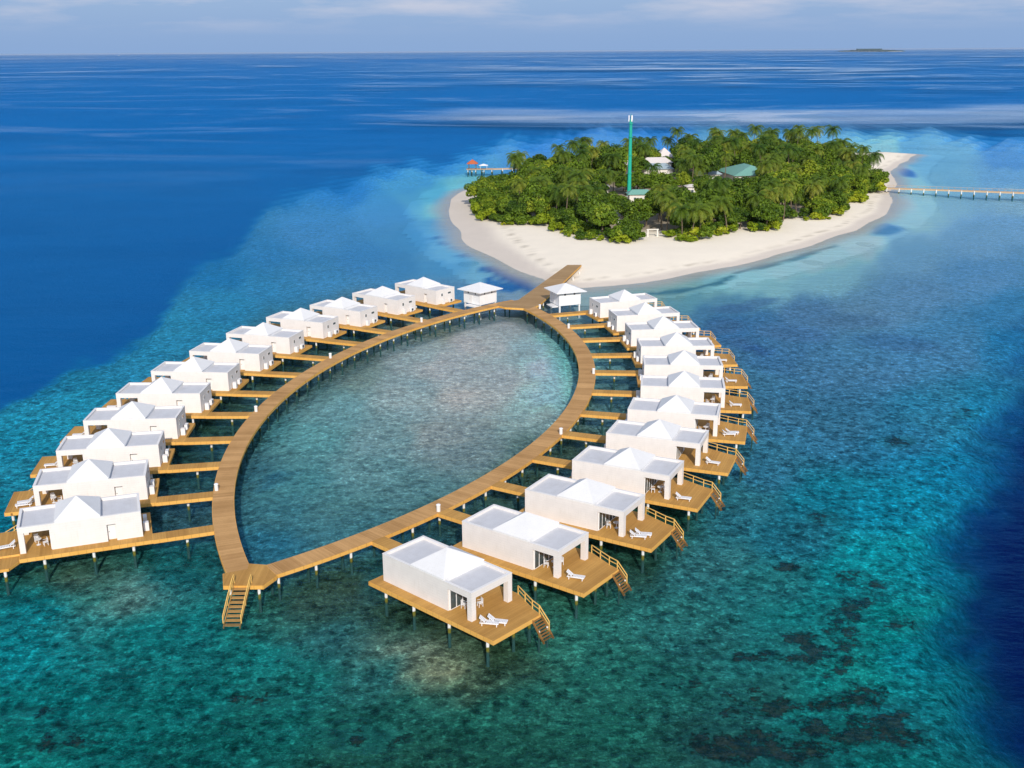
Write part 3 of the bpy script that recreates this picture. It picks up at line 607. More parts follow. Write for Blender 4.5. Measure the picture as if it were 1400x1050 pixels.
DECKS = {'R': [(-1.0, -4.2), (17.5, -4.2), (17.5, 2.75), (16.2, 3.1), (12.9, 4.5), (-1.0, 4.5)],
         'L': [(-1.0, -4.1), (17.1, -4.1), (17.1, 2.85), (13.4, 2.85), (13.4, 4.4), (-1.0, 4.4)]}
def make_villa(row):
    DECK = DECKS[row]
    t = empty('overwater_villa')
    # planked deck on its edge boards
    MB().slab(DECK, ZD-.10, ZD).build('deck', M['deck'], t)
    MB().ring(DECK, .05, .10, ZD-.46, ZD-.012).build('fascia', M['fascia'], t)
    b = MB()
    for x in (1.2, 5.6, 10.9, 16.3): b.beam((x, -4.0, ZD-.24), (x, 3.0 if x > 15 else 4.3, ZD-.24), .2, .24)
    b.build('bearer', M['tread'], t)
    for x in (1.2, 5.6, 10.9, 16.3):
        for y in (-3.75, 0, 3.9 if x < 12 else 2.4): pile(t, x, y)
    # jetty to the boardwalk
    J = [(-9.6, 2.55), (-1.05, 2.55), (-1.05, 4.45), (-9.6, 4.45)]
    j = MB().slab(J, ZD-.11, ZD-.012).build('jetty', M['deck'], t)
    MB().beam((-9.4, 4.49, ZD-.25), (-1.06, 4.49, ZD-.25), .06, .44).beam((-9.4, 2.51, ZD-.25), (-1.06, 2.51, ZD-.25), .06, .44).build('edge_board', M['fascia'], j)
    pile(t, -4.9, 3.5)
    # room
    wl = MB()
    wl.box(0, 2.9, -3, 3, ZD, 4.302).box(3.9, 10, -3, 3, ZD, 4.302).box(2.9, 3.9, -3, 2.45, ZD, 4.302).box(2.9, 3.9, 2.45, 3, ZD+2.1, 4.302)
    # porch lintels and parapet ring in the wall colour
    wl.box(0, 13.4, -3, -2.74, 4.30, 5.0).box(0, 13.4, 2.74, 3, 4.30, 5.0).box(0, .26, -2.74, 2.74, 4.30, 5.0).box(13.14, 13.4, -2.74, 2.74, 4.30, 5.0)
    wall = wl.build('wall', M['wall'], t)
    MB().ring([(0, -3), (13.4, -3), (13.4, 3), (0, 3)], .025, .285, 5.0, 5.045).build('coping', M['trim'], wall)
    rf = MB().box(.262, 13.138, -2.738, 2.738, 4.31, 4.72).build('flat_roof', M['roof'], t)
    py = MB()
    B = [(4.45, -2.99), (9.4, -2.99), (9.4, 2.99), (4.45, 2.99)]
    py.slab(B, 4.725, 5.20)
    A = (6.92, 0, 6.92); E = offset(B, .06)
    for i in range(4): py.poly([(*E[i], 5.203), (*E[(i+1) % 4], 5.203), A])
    py.poly([(*q, 5.202) for q in reversed(E)])
    py.build('pyramid_roof', M['pyramid'], t, fix=False)
    for s in (-1, 1):
        y0, y1 = (2.36, 2.995) if s > 0 else (-2.995, -2.36)
        MB().box(12.78, 13.395, y0, y1, ZD, 4.305).build('porch_column', M['wall'], t)
    # entry door in its recess
    d = MB().box(2.98, 3.82, 2.46, 2.50, ZD+.02, ZD+2.06).build('door', M['trim'], t)
    MB().box(3.66, 3.74, 2.502, 2.56, ZD+.98, ZD+1.06).build('handle', M['metal_dark'], d)
    # sliding doors to the porch
    g = MB().box(10.004, 10.05, -2.7, 2.7, ZD+.06, ZD+2.35).build('sliding_door', M['glass'], t)
    fr = MB()
    for y in (-2.72, -1.85, -.95, 0, .95, 1.85, 2.72): fr.box(10.0, 10.085, y-.05, y+.05, ZD, ZD+2.42)
    fr.box(10.002, 10.08, -2.67, 2.67, ZD+2.35, ZD+2.425).box(10.002, 10.08, -2.67, 2.67, ZD, ZD+.06)
    fr.box(10.05, 10.075, 1.95, 2.6, ZD+.1, ZD+2.3)
    fr.build('door_frame', M['frame'], g)
    # back windows
    for (y, z, hw, hh) in ((1.1, 4.05-.25, .24, .30), (-1.3, 3.95, .48, .20)):
        wf = MB().ring([(y-hw, z-hh), (y+hw, z-hh), (y+hw, z+hh), (y-hw, z+hh)], .06, 0.0, 0, .03)
        wf.v = [(-q[2]-.002, q[0], q[1]) for q in wf.v]
        wfo = wf.build('window', M['frame'], t)
        MB().box(-.016, -.002, y-hw, y+hw, z-hh, z+hh).build('pane', M['glass'], wfo)
    ac = MB().box(-.62, -.18, -1.75, -.75, ZD+.12, ZD+.86).box(-.56, -.24, -1.7, -1.6, ZD, ZD+.12).box(-.56, -.24, -.9, -.8, ZD, ZD+.12).build('air_conditioner', M['frame'], t)
    gr = MB()
    gr.tube([(-.624, -1.28, ZD+.49), (-.635, -1.28, ZD+.49)], [.29, .29], 14).build('fan_grille', M['metal_dark'], ac)
    MB().box(-.75, -.12, .9, 1.5, ZD, ZD+1.05).build('utility_cabinet', M['trim'], t)
    # stairs to the water beside the chamfered corner, with a timber rail
    st = MB(); n = 8
    if row == 'R':
        for k in range(n):
            x = 17.58+k*.18; z = ZD-.22-k*.25
            st.box(x, x+.19, 1.55, 2.9, z-.045, z)
        for y in (1.5, 2.95): st.beam((17.5, y, ZD-.14), (17.58+n*.18+.1, y, ZD-.22-n*.25), .07, .26)
        sto = st.build('stairs', M['tread'], t)
        for y in (1.6, 2.85): pile(sto, 18.35, y, .72, .10)
        path = [Vector((12.95, 4.42, ZD)), Vector((14.55, 3.74, ZD)), Vector((16.15, 3.06, ZD)), Vector((17.4, 2.72, ZD)), Vector((18.55, 2.92, ZD-1.45))]
    else:
        for k in range(n):
            x = 13.3+k*.4; z = ZD-.22-k*.25
            st.box(x, x+.38, -5.15, -4.2, z-.045, z)
        for y in (-5.2, -4.19): st.beam((12.9, y, ZD-.1), (13.3+n*.4+.1, y, ZD-.22-n*.25), .06, .26)
        sto = st.build('stairs', M['tread'], t)
        path = [Vector((12.3, -4.16, ZD)), Vector((12.9, -5.2, ZD)), Vector((14.6, -5.2, ZD-.9)), Vector((16.2, -5.2, ZD-1.75))]
    rl = MB()
    for k, q in enumerate(path): rl.beam(q-Vector((0, 0, .15)), q+Vector((0, 0, 1.0)), .09, .09)
    for h in (1.0, .55):
        for a, b_ in zip(path[:-1], path[1:]): rl.beam(a+Vector((0, 0, h)), b_+Vector((0, 0, h)), .10 if h > .9 else .07, .07)
    rl.build('handrail', M['rail'], t)
    return t

VL = {'R': [(-12.01, 107.9, -42.6), (-4.04, 116.32, -36.9), (3.07, 125.69, -31.2), (9.19, 135.8, -26.2), (14.3, 146.39, -21.0), (18.11, 156.91, -14.6), (21.09, 168.83, -7.6), (22.92, 180.99, -4.0), (23.49, 192.92, .96), (22.77, 205.0, 5.92), (20.81, 216.58, 11.32), (18.0, 228.25, 18.5)],
      'L': [(-44.86, 120.05, -160.0), (-47.62, 131.35, -165.6), (-49.28, 142.81, -170.3), (-49.88, 154.09, -176), (-49.38, 166.12, 179.03), (-47.64, 177.65, 174.6), (-44.67, 189.28, 169.6), (-41.23, 200.67, 163.99), (-36.51, 212.1, 157.6), (-29.95, 221.4, 150.6), (-23.04, 231.65, 144.0), (-15.04, 241.0, 139.2)]}
ORD = ['nearest', 'second', 'third', 'fourth', 'fifth', 'sixth', 'seventh', 'eighth', 'ninth', 'tenth', 'eleventh', 'farthest']
villas = {}
for side, word in (('R', 'right'), ('L', 'left')):
    master = make_villa(side); first = True
    for i, (x, y, a) in enumerate(VL[side]):
        o = master if first else copy_tree(master); first = False
        o.location = (x, y, 0); o.rotation_euler = (0, 0, R(a)); villas[side, i] = o
        if i == 0: lab = f'white water villa at the near end of the {word} row, beside the boardwalk tip'
        elif i == 11: lab = f'white water villa at the island end of the {word} row, beside the white hut'
        else: lab = f'white water villa with pyramid roof, {ORD[i]} from the near end of the {word} row'
        tag(o, lab, 'villa', f'white villas along the {word} boardwalk')
# corner landing at the first left villa
v0 = villas['L', 0]
O2 = [(13.47, 4.3), (14.5, 5.95), (17.2, 5.95), (17.2, 2.92), (13.47, 2.92)]
lf = MB().slab(O2, ZD-.33, ZD-.22).build('corner_landing', M['deck'], v0)
MB().ring(O2, .04, .08, ZD-.56, ZD-.24).build('edge_board', M['fascia'], lf)
pile(lf, 14.9, 5.75)

def in_frame(o, u, v, z):
    a = o.rotation_euler.z; return (o.location.x+u*math.cos(a)-v*math.sin(a), o.location.y+u*math.sin(a)+v*math.cos(a), z)

# ------------------------------------------------------------------ loungers and porch furniture
def make_lounger():
    t = empty('sun_lounger')
    fr = MB()
    for s in (-1, 1): fr.beam((-.95, s*.32, .30), (.95, s*.32, .30), .05, .09)
    fr.beam((-.93, -.3, .30), (-.93, .3, .30), .05, .07).beam((.93, -.3, .30), (.93, .3, .30), .05, .07)
    fr.build('frame', M['furn'], t)
    for x in (-.72, .78):
        for s in (-1, 1): MB().box(x-.04, x+.04, s*.32-.035, s*.32+.035, 0, .27).build('leg', M['furn'], t)
    se = MB()
    for k in range(8):
        x = -.32+k*.165; se.box(x, x+.14, -.33, .33, .347, .375)
    se.build('seat', M['furn'], t)
    bk = MB()
    for k in range(5):
        d = .06+k*.155; q = Vector((-.36-d*.80, 0, .37+d*.62)); e = Vector((-.36-(d+.13)*.80, 0, .37+(d+.13)*.62))
        bk.beam(q, e, .66, .028)
    for s in (-1, 1): bk.beam((-.36, s*.3, .35), (-1.0, s*.3, .85), .04, .05)
    bk.beam((-.85, -.25, .70), (-.72, -.25, .32), .03, .03).beam((-.85, .25, .70), (-.72, .25, .32), .03, .03)
    bk.build('backrest', M['furn'], t); return t
lm = make_lounger(); first = True
LG = [('R', 0, 15.1, -2.2, 32, 'slatted white sun lounger beside the porch column of the nearest right villa'), ('R', 0, 15.55, -1.45, 30, 'inner of the two white sun loungers on the nearest right villa deck'),
      ('R', 1, 15.0, -1.9, 18, None), ('R', 2, 15.0, -2.25, 22, 'outer of the two white sun loungers on the third right villa deck'), ('R', 2, 15.3, -1.45, 22, 'inner of the two white sun loungers on the third right villa deck'),
      ('R', 3, 15.1, -2.2, 8, None), ('R', 4, 15.0, -1.6, -4, None), ('R', 5, 15.1, -2.1, 14, 'nearer of the two white sun loungers on the sixth right villa deck'), ('R', 5, 15.5, -1.3, 10, 'farther of the two white sun loungers on the sixth right villa deck'), ('R', 6, 15.2, -2.0, 2, None), ('R', 7, 15.0, -1.9, 0, None), ('R', 8, 15.0, -2.2, 0, None), ('R', 9, 15.2, -2.2, 0, None),
      ('L', 0, 15.0, .9, 8, None), ('L', 1, 15.0, .4, 8, 'farther of the two white sun loungers on the second left villa deck'), ('L', 1, 15.1, 1.3, 8, 'nearer of the two white sun loungers on the second left villa deck'), ('L', 2, 14.9, .2, 4, None), ('L', 3, 15.0, .6, 4, None), ('L', 4, 15.0, .6, 4, None)]
for side, i, u, v, a, lab in LG:
    o = lm if first else copy_tree(lm); first = False
    vv = villas[side, i]; o.location = in_frame(vv, u, v, ZD+.004); o.rotation_euler = (0, 0, vv.rotation_euler.z+R(a))
    wd = 'right' if side == 'R' else 'left'
    tag(o, lab or f'white slatted sun lounger alone on the {ORD[i]} villa deck of the {wd} row', 'sun lounger', f'sun loungers on the {wd} row decks')

def make_chair():
    t = empty('porch_chair')
    MB().box(-.24, .24, -.24, .24, .42, .46).build('seat', M['furn'], t)
    for x in (-.21, .21):
        for y in (-.21, .21): MB().box(x-.025, x+.025, y-.025, y+.025, 0, .42).build('leg', M['furn'], t)
    b = MB()
    for y in (-.2, -.1, 0, .1, .2): b.box(-.245, -.215, y-.035, y+.035, .46, .92)
    b.box(-.25, -.21, -.25, .25, .86, .94); b.build('backrest', M['furn'], t)
    for s in (-1, 1): MB().box(-.22, .22, s*.25-.025, s*.25+.025, .64, .67).build('armrest', M['furn'], t)
    return t
def make_table():
    t = empty('porch_table')
    MB().tube([(0, 0, .70), (0, 0, .735)], [.38, .38], 20).build('tabletop', M['furn'], t)
    MB().tube([(0, 0, .03), (0, 0, .70)], [.04, .04], 8).build('pedestal', M['furn'], t)
    MB().tube([(0, 0, 0), (0, 0, .03)], [.25, .24], 16).build('base', M['furn'], t); return t
ch, tb = make_chair(), make_table(); used = set()
for side, i in (('R', 0), ('R', 1), ('R', 2), ('R', 3), ('R', 5), ('R', 6), ('R', 7), ('R', 8), ('L', 0), ('L', 1), ('L', 2)):
    vv = villas[side, i]; sg = -1 if side == 'R' else 1; wd = 'right' if side == 'R' else 'left'
    for nm, m_, u, v, a in (('a', ch, 10.75, sg*1.45, 20), ('table', tb, 11.55, sg*1.0, 0), ('b', ch, 11.75, sg*.1, 110*sg)):
        o = copy_tree(m_) if m_ in used else m_
        used.add(m_)
        o.location = in_frame(vv, u, v, ZD+.004); o.rotation_euler = (0, 0, vv.rotation_euler.z+R(a))
        if nm == 'table': tag(o, f'round white porch table of the {ORD[i]} {wd} row villa', 'table', 'porch tables')
        else: tag(o, f'white armchair {"by the glass doors" if nm == "a" else "beyond the table"} on the porch of the {ORD[i]} {wd} row villa', 'chair', 'porch chairs')

# ------------------------------------------------------------------ boardwalks
CL, CRR = (74.0, 154.75), (-91.94, 191.46)
def arc_walk(name, c, r0, r1, a0, a1, z, label):
    t = empty(name, (0, 0, 0), 0, label, 'boardwalk', 'curved boardwalks round the lagoon')
    n = int(abs(a1-a0)*math.pi/180*r1/1.2)
    ang = [R(a0+(a1-a0)*k/n) for k in range(n+1)]
    P = lambda r, a: (c[0]+r*math.cos(a), c[1]+r*math.sin(a))
    b = MB(); uvs = []
    for k in range(n):
        p, q = ang[k], ang[k+1]; s0, s1 = abs(p-ang[0])*r1, abs(q-ang[0])*r1
        A, B_, C, D = P(r0, p), P(r1, p), P(r1, q), P(r0, q)
        b.poly([(*A, z), (*B_, z), (*C, z), (*D, z)]); uvs += [(s0, 0), (s0, r1-r0), (s1, r1-r0), (s1, 0)]
        b.poly([(*D, z-.12), (*C, z-.12), (*B_, z-.12), (*A, z-.12)]); uvs += [(s1, 0), (s1, r1-r0), (s0, r1-r0), (s0, 0)]
    o = b.build('planking', M['walk'], t, fix=False)
    uvl = o.data.uv_layers.new(name='UVMap')
    for i, q in enumerate(uvs): uvl.data[i].uv = q
    for f in o.data.polygons:
        if f.index % 2 == 0 and f.normal.z < 0: o.data.flip_normals(); break
    for ra, rb in ((r0-.05, r0+.03), (r1-.03, r1+.05)):
        e = MB()
        for k in range(n):
            p, q = ang[k], ang[k+1]
            A, B_, C, D = P(ra, p), P(rb, p), P(rb, q), P(ra, q); zb, zt = z-.44, z-.015
            e.poly([(*A, zt), (*B_, zt), (*C, zt), (*D, zt)]); e.poly([(*D, zb), (*C, zb), (*B_, zb), (*A, zb)])
            e.poly([(*A, zb), (*A, zt), (*D, zt), (*D, zb)]); e.poly([(*B_, zt), (*B_, zb), (*C, zb), (*C, zt)])
        e.build('fascia', M['fascia'], t)
    m = int(abs(a1-a0)*math.pi/180*r1/4.6)
    for k in range(m):
        a = R(a0+(a1-a0)*(k+.5)/m)
        pb = MB().beam((*P(r0+.1, a), z-.34), (*P(r1-.1, a), z-.34), .22, .20).build('crossbeam', M['tread'], t)
        for r in (r0+.62, r1-.42):
            q = P(r, a); MB().tube([(*q, -2.4), (*q, z-.42)], [.16, .16], 8).build('pile', M['pile'], t)
    return t
walkL = arc_walk('boardwalk', CL, 112.95, 115.58, 204.4, 129.8, ZD, 'long wooden boardwalk curving along the left row of villas')
walkR = arc_walk('boardwalk', CRR, 104.15, 107.0, -53.0, 25.6, ZD-.006, 'long wooden boardwalk curving along the right row of villas')
# tip platform with its stair
tip = empty('tip_landing', (0, 0, 0), 0, 'wooden landing with stairs into the water at the near boardwalk tip', 'landing')
TP = [(-31.15, 104.7), (-26.9, 104.7), (-25.9, 106.9), (-27.6, 109.4), (-31.9, 107.5)]
MB().slab(TP, ZD-.12, ZD+.012).build('planking', M['deck'], tip)
MB().ring(TP, .05, .05, ZD-.44, ZD-.005).build('fascia', M['fascia'], tip)
G_ = [at(340.5, 770.5, ZD), at(368, 772.5, ZD), at(344, 783, ZD), at(338, 780, ZD)]
MB().slab(G_, ZD-.12, ZD+.008).build('gusset', M['deck'], tip)
for q in ((-30.6, 105.2), (-27.5, 105.2)): MB().tube([(*q, -2.4), (*q, 1.4)], [.16, .16], 8).build('pile', M['pile'], tip)
st = MB(); n = 9
for k in range(n):
    y = 104.45-k*.56; z = ZD-.20-k*.225; st.box(-29.98, -28.42, y-.30, y+.20, z-.06, z)
st.build('tread', M['step'], tip)
sg_ = MB()
for x in (-30.05, -28.35): sg_.beam((x, 104.7, ZD-.12), (x, 99.6, ZD-2.2), .08, .28)
sg_.build('stringer', M['step'], tip)
for x in (-30.14, -28.26):
    rl = MB(); H = [Vector((x, 105.3, ZD+.02)), Vector((x, 104.5, ZD-.1)), Vector((x, 102.2, ZD-1.02)), Vector((x, 100.0, ZD-1.9))]
    for q in H[:-1]: rl.beam(q, q+Vector((0, 0, 1.0)), .09, .09)
    rl.beam(H[-1], H[-1]+Vector((0, 0, .85)), .09, .09)
    for h in (1.0, .5):
        for a, b in zip(H[:-1], H[1:]): rl.beam(a+Vector((0, 0, h)), b+Vector((0, 0, h*(.85 if b is H[-1] else 1))), .09, .07)
    rl.build('handrail', M['rail'], tip)
# pier to the beach
pier = empty('beach_pier', (0, 0, 0), 0, 'straight wooden pier from the boardwalks up onto the beach', 'pier')
PP = [(-3.6, 238.3), (-1.4, 236.0), (3.9, 234.6), (6.2, 238.0), (18.75, 285.6), (15.0, 285.6), (1.7, 243.6), (-2.2, 240.6)]
pv = MB().slab(PP, ZD-.12, ZD+.006).build('planking', M['pier'], pier)
ul = pv.data.uv_layers.new(name='UVMap'); dx, dy = Vector((13.4, 44.5)).normalized()
for l in pv.data.loops:
    c = pv.data.vertices[l.vertex_index].co; ul.data[l.index].uv = (c.x*dx+c.y*dy, c.x*dy-c.y*dx)
MB().ring(PP, .05, .04, ZD-.44, ZD-.012).build('fascia', M['fascia'], pier)
for k in range(6):
    for s in (-1, 1):
        q = (6+k*2.1+s*1.3, 243+k*7.0); MB().tube([(*q, -2.4), (*q, 1.42)], [.16, .16], 8).build('pile', M['pile'], pier)

# ------------------------------------------------------------------ white bollards on the boardwalk
def make_bollard():
    t = empty('bollard')
    MB().tube([(0, 0, 0), (0, 0, .82)], [.25, .25], 14).build('body', M['trim'], t)
    MB().tube([(0, 0, .82), (0, 0, .9), (0, 0, .96), (0, 0, 1.0)], [.29, .29, .2, .03], 14, True).build('cap', M['furn'], t)
    return t
bm_ = make_bollard(); first = True
def on_arc(c, r, a): return (c[0]+r*math.cos(R(a)), c[1]+r*math.sin(R(a)))
BO = [(CL, 115.2, -168.2, 'white bollard at the edge of the left boardwalk by the second villa jetty'), (CL, 115.2, 175.6, 'white bollard at the edge of the left boardwalk by the fifth villa jetty'), (CL, 115.2, 159.6, 'white bollard at the edge of the left boardwalk by the eighth villa jetty'), (CL, 115.2, 143.9, 'white bollard at the edge of the left boardwalk by the eleventh villa jetty'),
      (CRR, 106.7, -39.2, 'white bollard at the edge of the right boardwalk by the second villa jetty'), (CRR, 106.7, -21.6, 'white bollard at the edge of the right boardwalk by the fifth villa jetty'), (CRR, 106.7, -4.2, 'white bollard at the edge of the right boardwalk by the eighth villa jetty'), (CRR, 106.7, 13.6, 'white bollard at the edge of the right boardwalk by the eleventh villa jetty'), (CRR, 107.2, 23.6, 'white bollard at the foot of the right white hut')]
for c, r, a, lab in BO:
    o = bm_ if first else copy_tree(bm_); first = False
    o.location = (*on_arc(c, r, a), ZD+.014); tag(o, lab, 'bollard', 'white bollards along the boardwalks')

# ------------------------------------------------------------------ white huts
def make_hut():
    t = empty('white_hut')
    w_ = MB().box(-2.65, 2.65, -2.65, 2.65, 1.75, 4.75).build('wall', M['hut'], t)
    r = MB(); e = 3.7
    C_ = [(-e, -e), (e, -e), (e, e), (-e, e)]
    r.slab(C_, 4.72, 4.86)
    for i in range(4): r.poly([(*C_[i], 4.862), (*C_[(i+1) % 4], 4.862), (0, 0, 6.35)])
    r.build('pyramid_roof', M['pyramid'], t, fix=False)
    for x in (-2.4, 2.4):
        for y in (-2.4, 2.4): MB().box(x-.16, x+.16, y-.16, y+.16, -2.4, 1.75).build('stilt', M['trim'], t)
    for x in (-1.2, 1.1): MB().box(x-.2, x+.2, -2.672, -2.648, 4.05, 4.5).build('vent', M['metal_dark'], t)
    for y in (-1.2, 1.1): MB().box(-2.672, -2.648, y-.2, y+.2, 4.05, 4.5).build('vent', M['metal_dark'], t)
    d = MB().box(-2.70, -2.64, -.2, .75, 1.8, 3.85).build('door', M['trim'], t)
    MB().box(-2.74, -2.70, .55, .63, 2.75, 2.83).build('handle', M['metal_dark'], d)
    MB().box(-4.2, -2.66, -2.3, .9, 1.45, 1.66).build('step', M['trim'], t)
    return t
h1 = make_hut(); h1.location = (12.2, 240.4, 0); h1.rotation_euler = (0, 0, R(21)); tag(h1, 'white hut on stilts with pyramid roof at the island end of the right row', 'hut', 'white huts by the beach pier')
h2 = copy_tree(h1); h2.location = (-7.15, 241.9, 0); h2.rotation_euler = (0, 0, R(46)); tag(h2, 'white hut on stilts with pyramid roof at the island end of the left row', 'hut', 'white huts by the beach pier')

# ------------------------------------------------------------------ long jetty on the right, swimming pier far left
def long_jetty(name, a, b, wdt, spacing, label, cat, z=1.75):
    t = empty(name, (0, 0, 0), 0, label, cat)
    a, b = Vector((*a, 0)), Vector((*b, 0)); d = (b-a).normalized(); s = Vector((-d.y, d.x, 0))
    O = [a-s*wdt/2, b-s*wdt/2, b+s*wdt/2, a+s*wdt/2]
    MB().slab([(q.x, q.y) for q in O], z-.15, z).build('planking', M['jetty_pale'], t)
    MB().ring([(q.x, q.y) for q in O], .05, .05, z-.5, z-.02).build('fascia', M['jetty_pale'], t)
    k = 2.0; L = (b-a).length
    while k < L:
        for sg in (-1, 1):
            q = a+d*k+s*(sg*(wdt/2+.02)); MB().tube([(q.x, q.y, -2.4), (q.x, q.y, z-.02)], [.24, .24], 8).build('pile', M['pile'], t)
        k += spacing
    return t, O
jr, O = long_jetty('arrival_jetty', (148.5, 450.8), (236, 418.3), 2.6, 4.75, 'long pale jetty on white piles leading right from the island', 'jetty', 1.95)
rl = MB()
for q0, q1 in ((O[3], O[2]),):
    n = 40
    for k in range(n+1):
        q = q0+(q1-q0)*k/n; rl.beam((q.x, q.y, 1.9), (q.x, q.y, 2.85), .08, .08)
    rl.beam((q0.x, q0.y, 2.85), (q1.x, q1.y, 2.85), .1, .08)
rl.build('handrail', M['jetty_pale'], jr)
sp, _ = long_jetty('swimming_pier', (-21.0, 533.7), (30, 541.5), 2.8, 5.0, 'short pier with a pavilion behind the left end of the island', 'pier')
MB().box(-21.5, -8.5, 531.5, 537.5, 1.6, 1.775).build('platform', M['jetty_pale'], sp)
for x in (-20.8, -17, -13, -9.2):
    for y in (532, 537): MB().tube([(x, y, -2.4), (x, y, 1.6)], [.2, .2], 8).build('pile', M['pile'], sp)
pvn = empty('pavilion', (-18.6, 534.4, 1.78), 0, 'small open pavilion with red tiled roof on the far pier', 'pavilion')
for x in (-1.7, 1.7):
    for y in (-1.7, 1.7): MB().box(x-.14, x+.14, y-.14, y+.14, 0, 2.6).build('post', M['bark'], pvn)
r = MB(); C_ = [(-2.7, -2.7), (2.7, -2.7), (2.7, 2.7), (-2.7, 2.7)]
r.slab(C_, 2.5, 2.62)
for i in range(4): r.poly([(*C_[i], 2.622), (*C_[(i+1) % 4], 2.622), (0, 0, 4.6)])
r.build('roof', M['roof_red'], pvn, fix=False)
cn = empty('canopy', (-13.2, 533.8, 1.78), 0, 'low white fabric canopy beside the pavilion on the far pier', 'canopy')
for x in (-1.6, 1.6):
    for y in (-1.4, 1.4): MB().box(x-.06, x+.06, y-.06, y+.06, 0, 1.7).build('post', M['furn'], cn)
r = MB(); C_ = [(-2.2, -1.9), (2.2, -1.9), (2.2, 1.9), (-2.2, 1.9)]; r.slab(C_, 1.65, 1.72)
for i in range(4): r.poly([(*C_[i], 1.722), (*C_[(i+1) % 4], 1.722), (0, 0, 2.5)])
r.build('cover', M['furn'], cn, fix=False)

# ------------------------------------------------------------------ buildings among the trees
def house(name, x, y, w_, d_, yaw, wh, rh, roofm, label, ridge=.45, eave=.7, cat='house', windows=True):
    z = ground_z(x, y)-.1
    t = empty(name, (x, y, z), R(yaw), label, cat)
    wl = MB().box(-w_/2, w_/2, -d_/2, d_/2, 0, wh).build('wall', M['house'], t)
    a, b = w_/2+eave, d_/2+eave; k = a*ridge if w_ >= d_ else 0; kk = 0 if w_ >= d_ else b*ridge
    r = MB(); C_ = [(-a, -b), (a, -b), (a, b), (-a, b)]
    r.slab(C_, wh-.02, wh+.12)
    A, B = (-k, -kk, wh+rh), (k, kk, wh+rh)
    z1 = wh+.123
    if w_ >= d_:
        r.poly([(-a, -b, z1), (a, -b, z1), B, A]); r.poly([(a, -b, z1), (a, b, z1), B]); r.poly([(a, b, z1), (-a, b, z1), A, B]); r.poly([(-a, b, z1), (-a, -b, z1), A])
    else:
        r.poly([(a, -b, z1), (a, b, z1), B, A]); r.poly([(a, b, z1), (-a, b, z1), B]); r.poly([(-a, b, z1), (-a, -b, z1), A, B]); r.poly([(-a, -b, z1), (a, -b, z1), A])
    r.build('roof', roofm, t, fix=False)
    if windows:
        d = MB().box(-.5, .5, -d_/2-.04, -d_/2+.02, 0, 2.1).build('door', M['frame'], t)
        n = max(1, int(w_/3.5))
        for i in range(n):
            xx = -w_/2+(i+.5)*w_/n
            if abs(xx) < 1.1: continue
            f = MB().box(xx-.6, xx+.6, -d_/2-.03, -d_/2+.02, .95, 2.15).build('window', M['frame'], t)
            MB().box(xx-.5, xx+.5, -d_/2-.045, -d_/2-.028, 1.05, 2.05).build('pane', M['glass'], f)
    return t
house('resort_hall', 105, 486, 19, 24, 8, 3.2, 3.6, M['roof_teal'], 'large hall with a broad teal hipped roof among the palms', .35, 1.0)
house('resort_house', 86, 481, 8, 10, 20, 3.4, 3.4, M['roof_blue'], 'house with pale blue ridged roof beside the teal hall', .3)
house('resort_house', 66, 497, 13, 9, 4, 4.2, 2.2, M['roof_blue'], 'long white walled house with grey blue lower roof', .6)
house('resort_house', 67, 506, 13, 7, 4, 6.0, 2.2, M['roof_white'], 'upper white roofed block behind the grey blue roof', .6)
house('resort_house', 53, 500, 8, 8, 0, 5.2, 2.2, M['roof_white'], 'small white roofed house left of the long house, behind the mast', .3)
house('resort_pavilion', 76, 545, 7, 7, 10, 5.0, 4.2, M['roof_white'], 'pavilion with steep white peaked roof at the back of the island', .05)
house('service_shed', 49, 414, 8.5, 5, 3, 3.2, 1.6, M['roof_teal'], 'low shed with teal roof at the foot of the green mast', .6)
house('beach_cottage', 35.5, 362, 4.5, 4.5, 15, 2.6, 1.8, M['roof_white'], 'small pale roofed cottage in the bushes behind the front beach', .2)
house('garden_store', 74, 436, 7.5, 4, 5, 3.2, .9, M['roof_white'], 'white garden building below the teal hall', .6)
house('garden_store', 36, 440, 6.5, 4, -6, 3.0, .9, M['roof_white'], 'white garden building left of the green mast', .6)

mast = empty('mobile_mast', (46.7, 430, ground_z(46.7, 430)-.05), 0, 'tall green antenna mast with white panels rising above the trees', 'mast')
MB().tube([(0, 0, 0), (0, 0, 10), (0, 0, 29.5)], [.85, .72, .58], 12).build('pole', M['tower'], mast)
rg = MB()
for z in (9, 16, 23, 28.0): rg.tube([(0, 0, z), (0, 0, z+.12)], [1.0, 1.0], 12)
rg.build('flange', M['tower'], mast)
for k in range(3):
    a = R(-75+120*k); c, s = math.cos(a), math.sin(a)
    an = MB(); an.beam((c*.78, s*.78, 28.9), (c*.78, s*.78, 31.2), .34, .18); an.build('antenna_panel', M['furn'], mast)
    MB().beam((0, 0, 29), (c*.75, s*.75, 29), .08, .08).build('bracket', M['metal_dark'], mast)
MB().tube([(0, 0, 29.5), (0, 0, 31.8)], [.12, .08], 8).build('spike', M['tower'], mast)
MB().box(-1.0, .9, -.9, 1.0, -.1, .3).build('base', M['house'], mast)
gate = empty('beach_gate', (43.8, 333.5, 1.15), R(5), 'white garden gateway where the sandy path meets the beach', 'gate')
for x in (-1.5, 1.5): MB().box(x-.22, x+.22, -.22, .22, 0, 2.3).build('post', M['house'], gate)
MB().box(-1.9, 1.9, -.18, .18, 2.3, 2.55).build('beam', M['house'], gate)

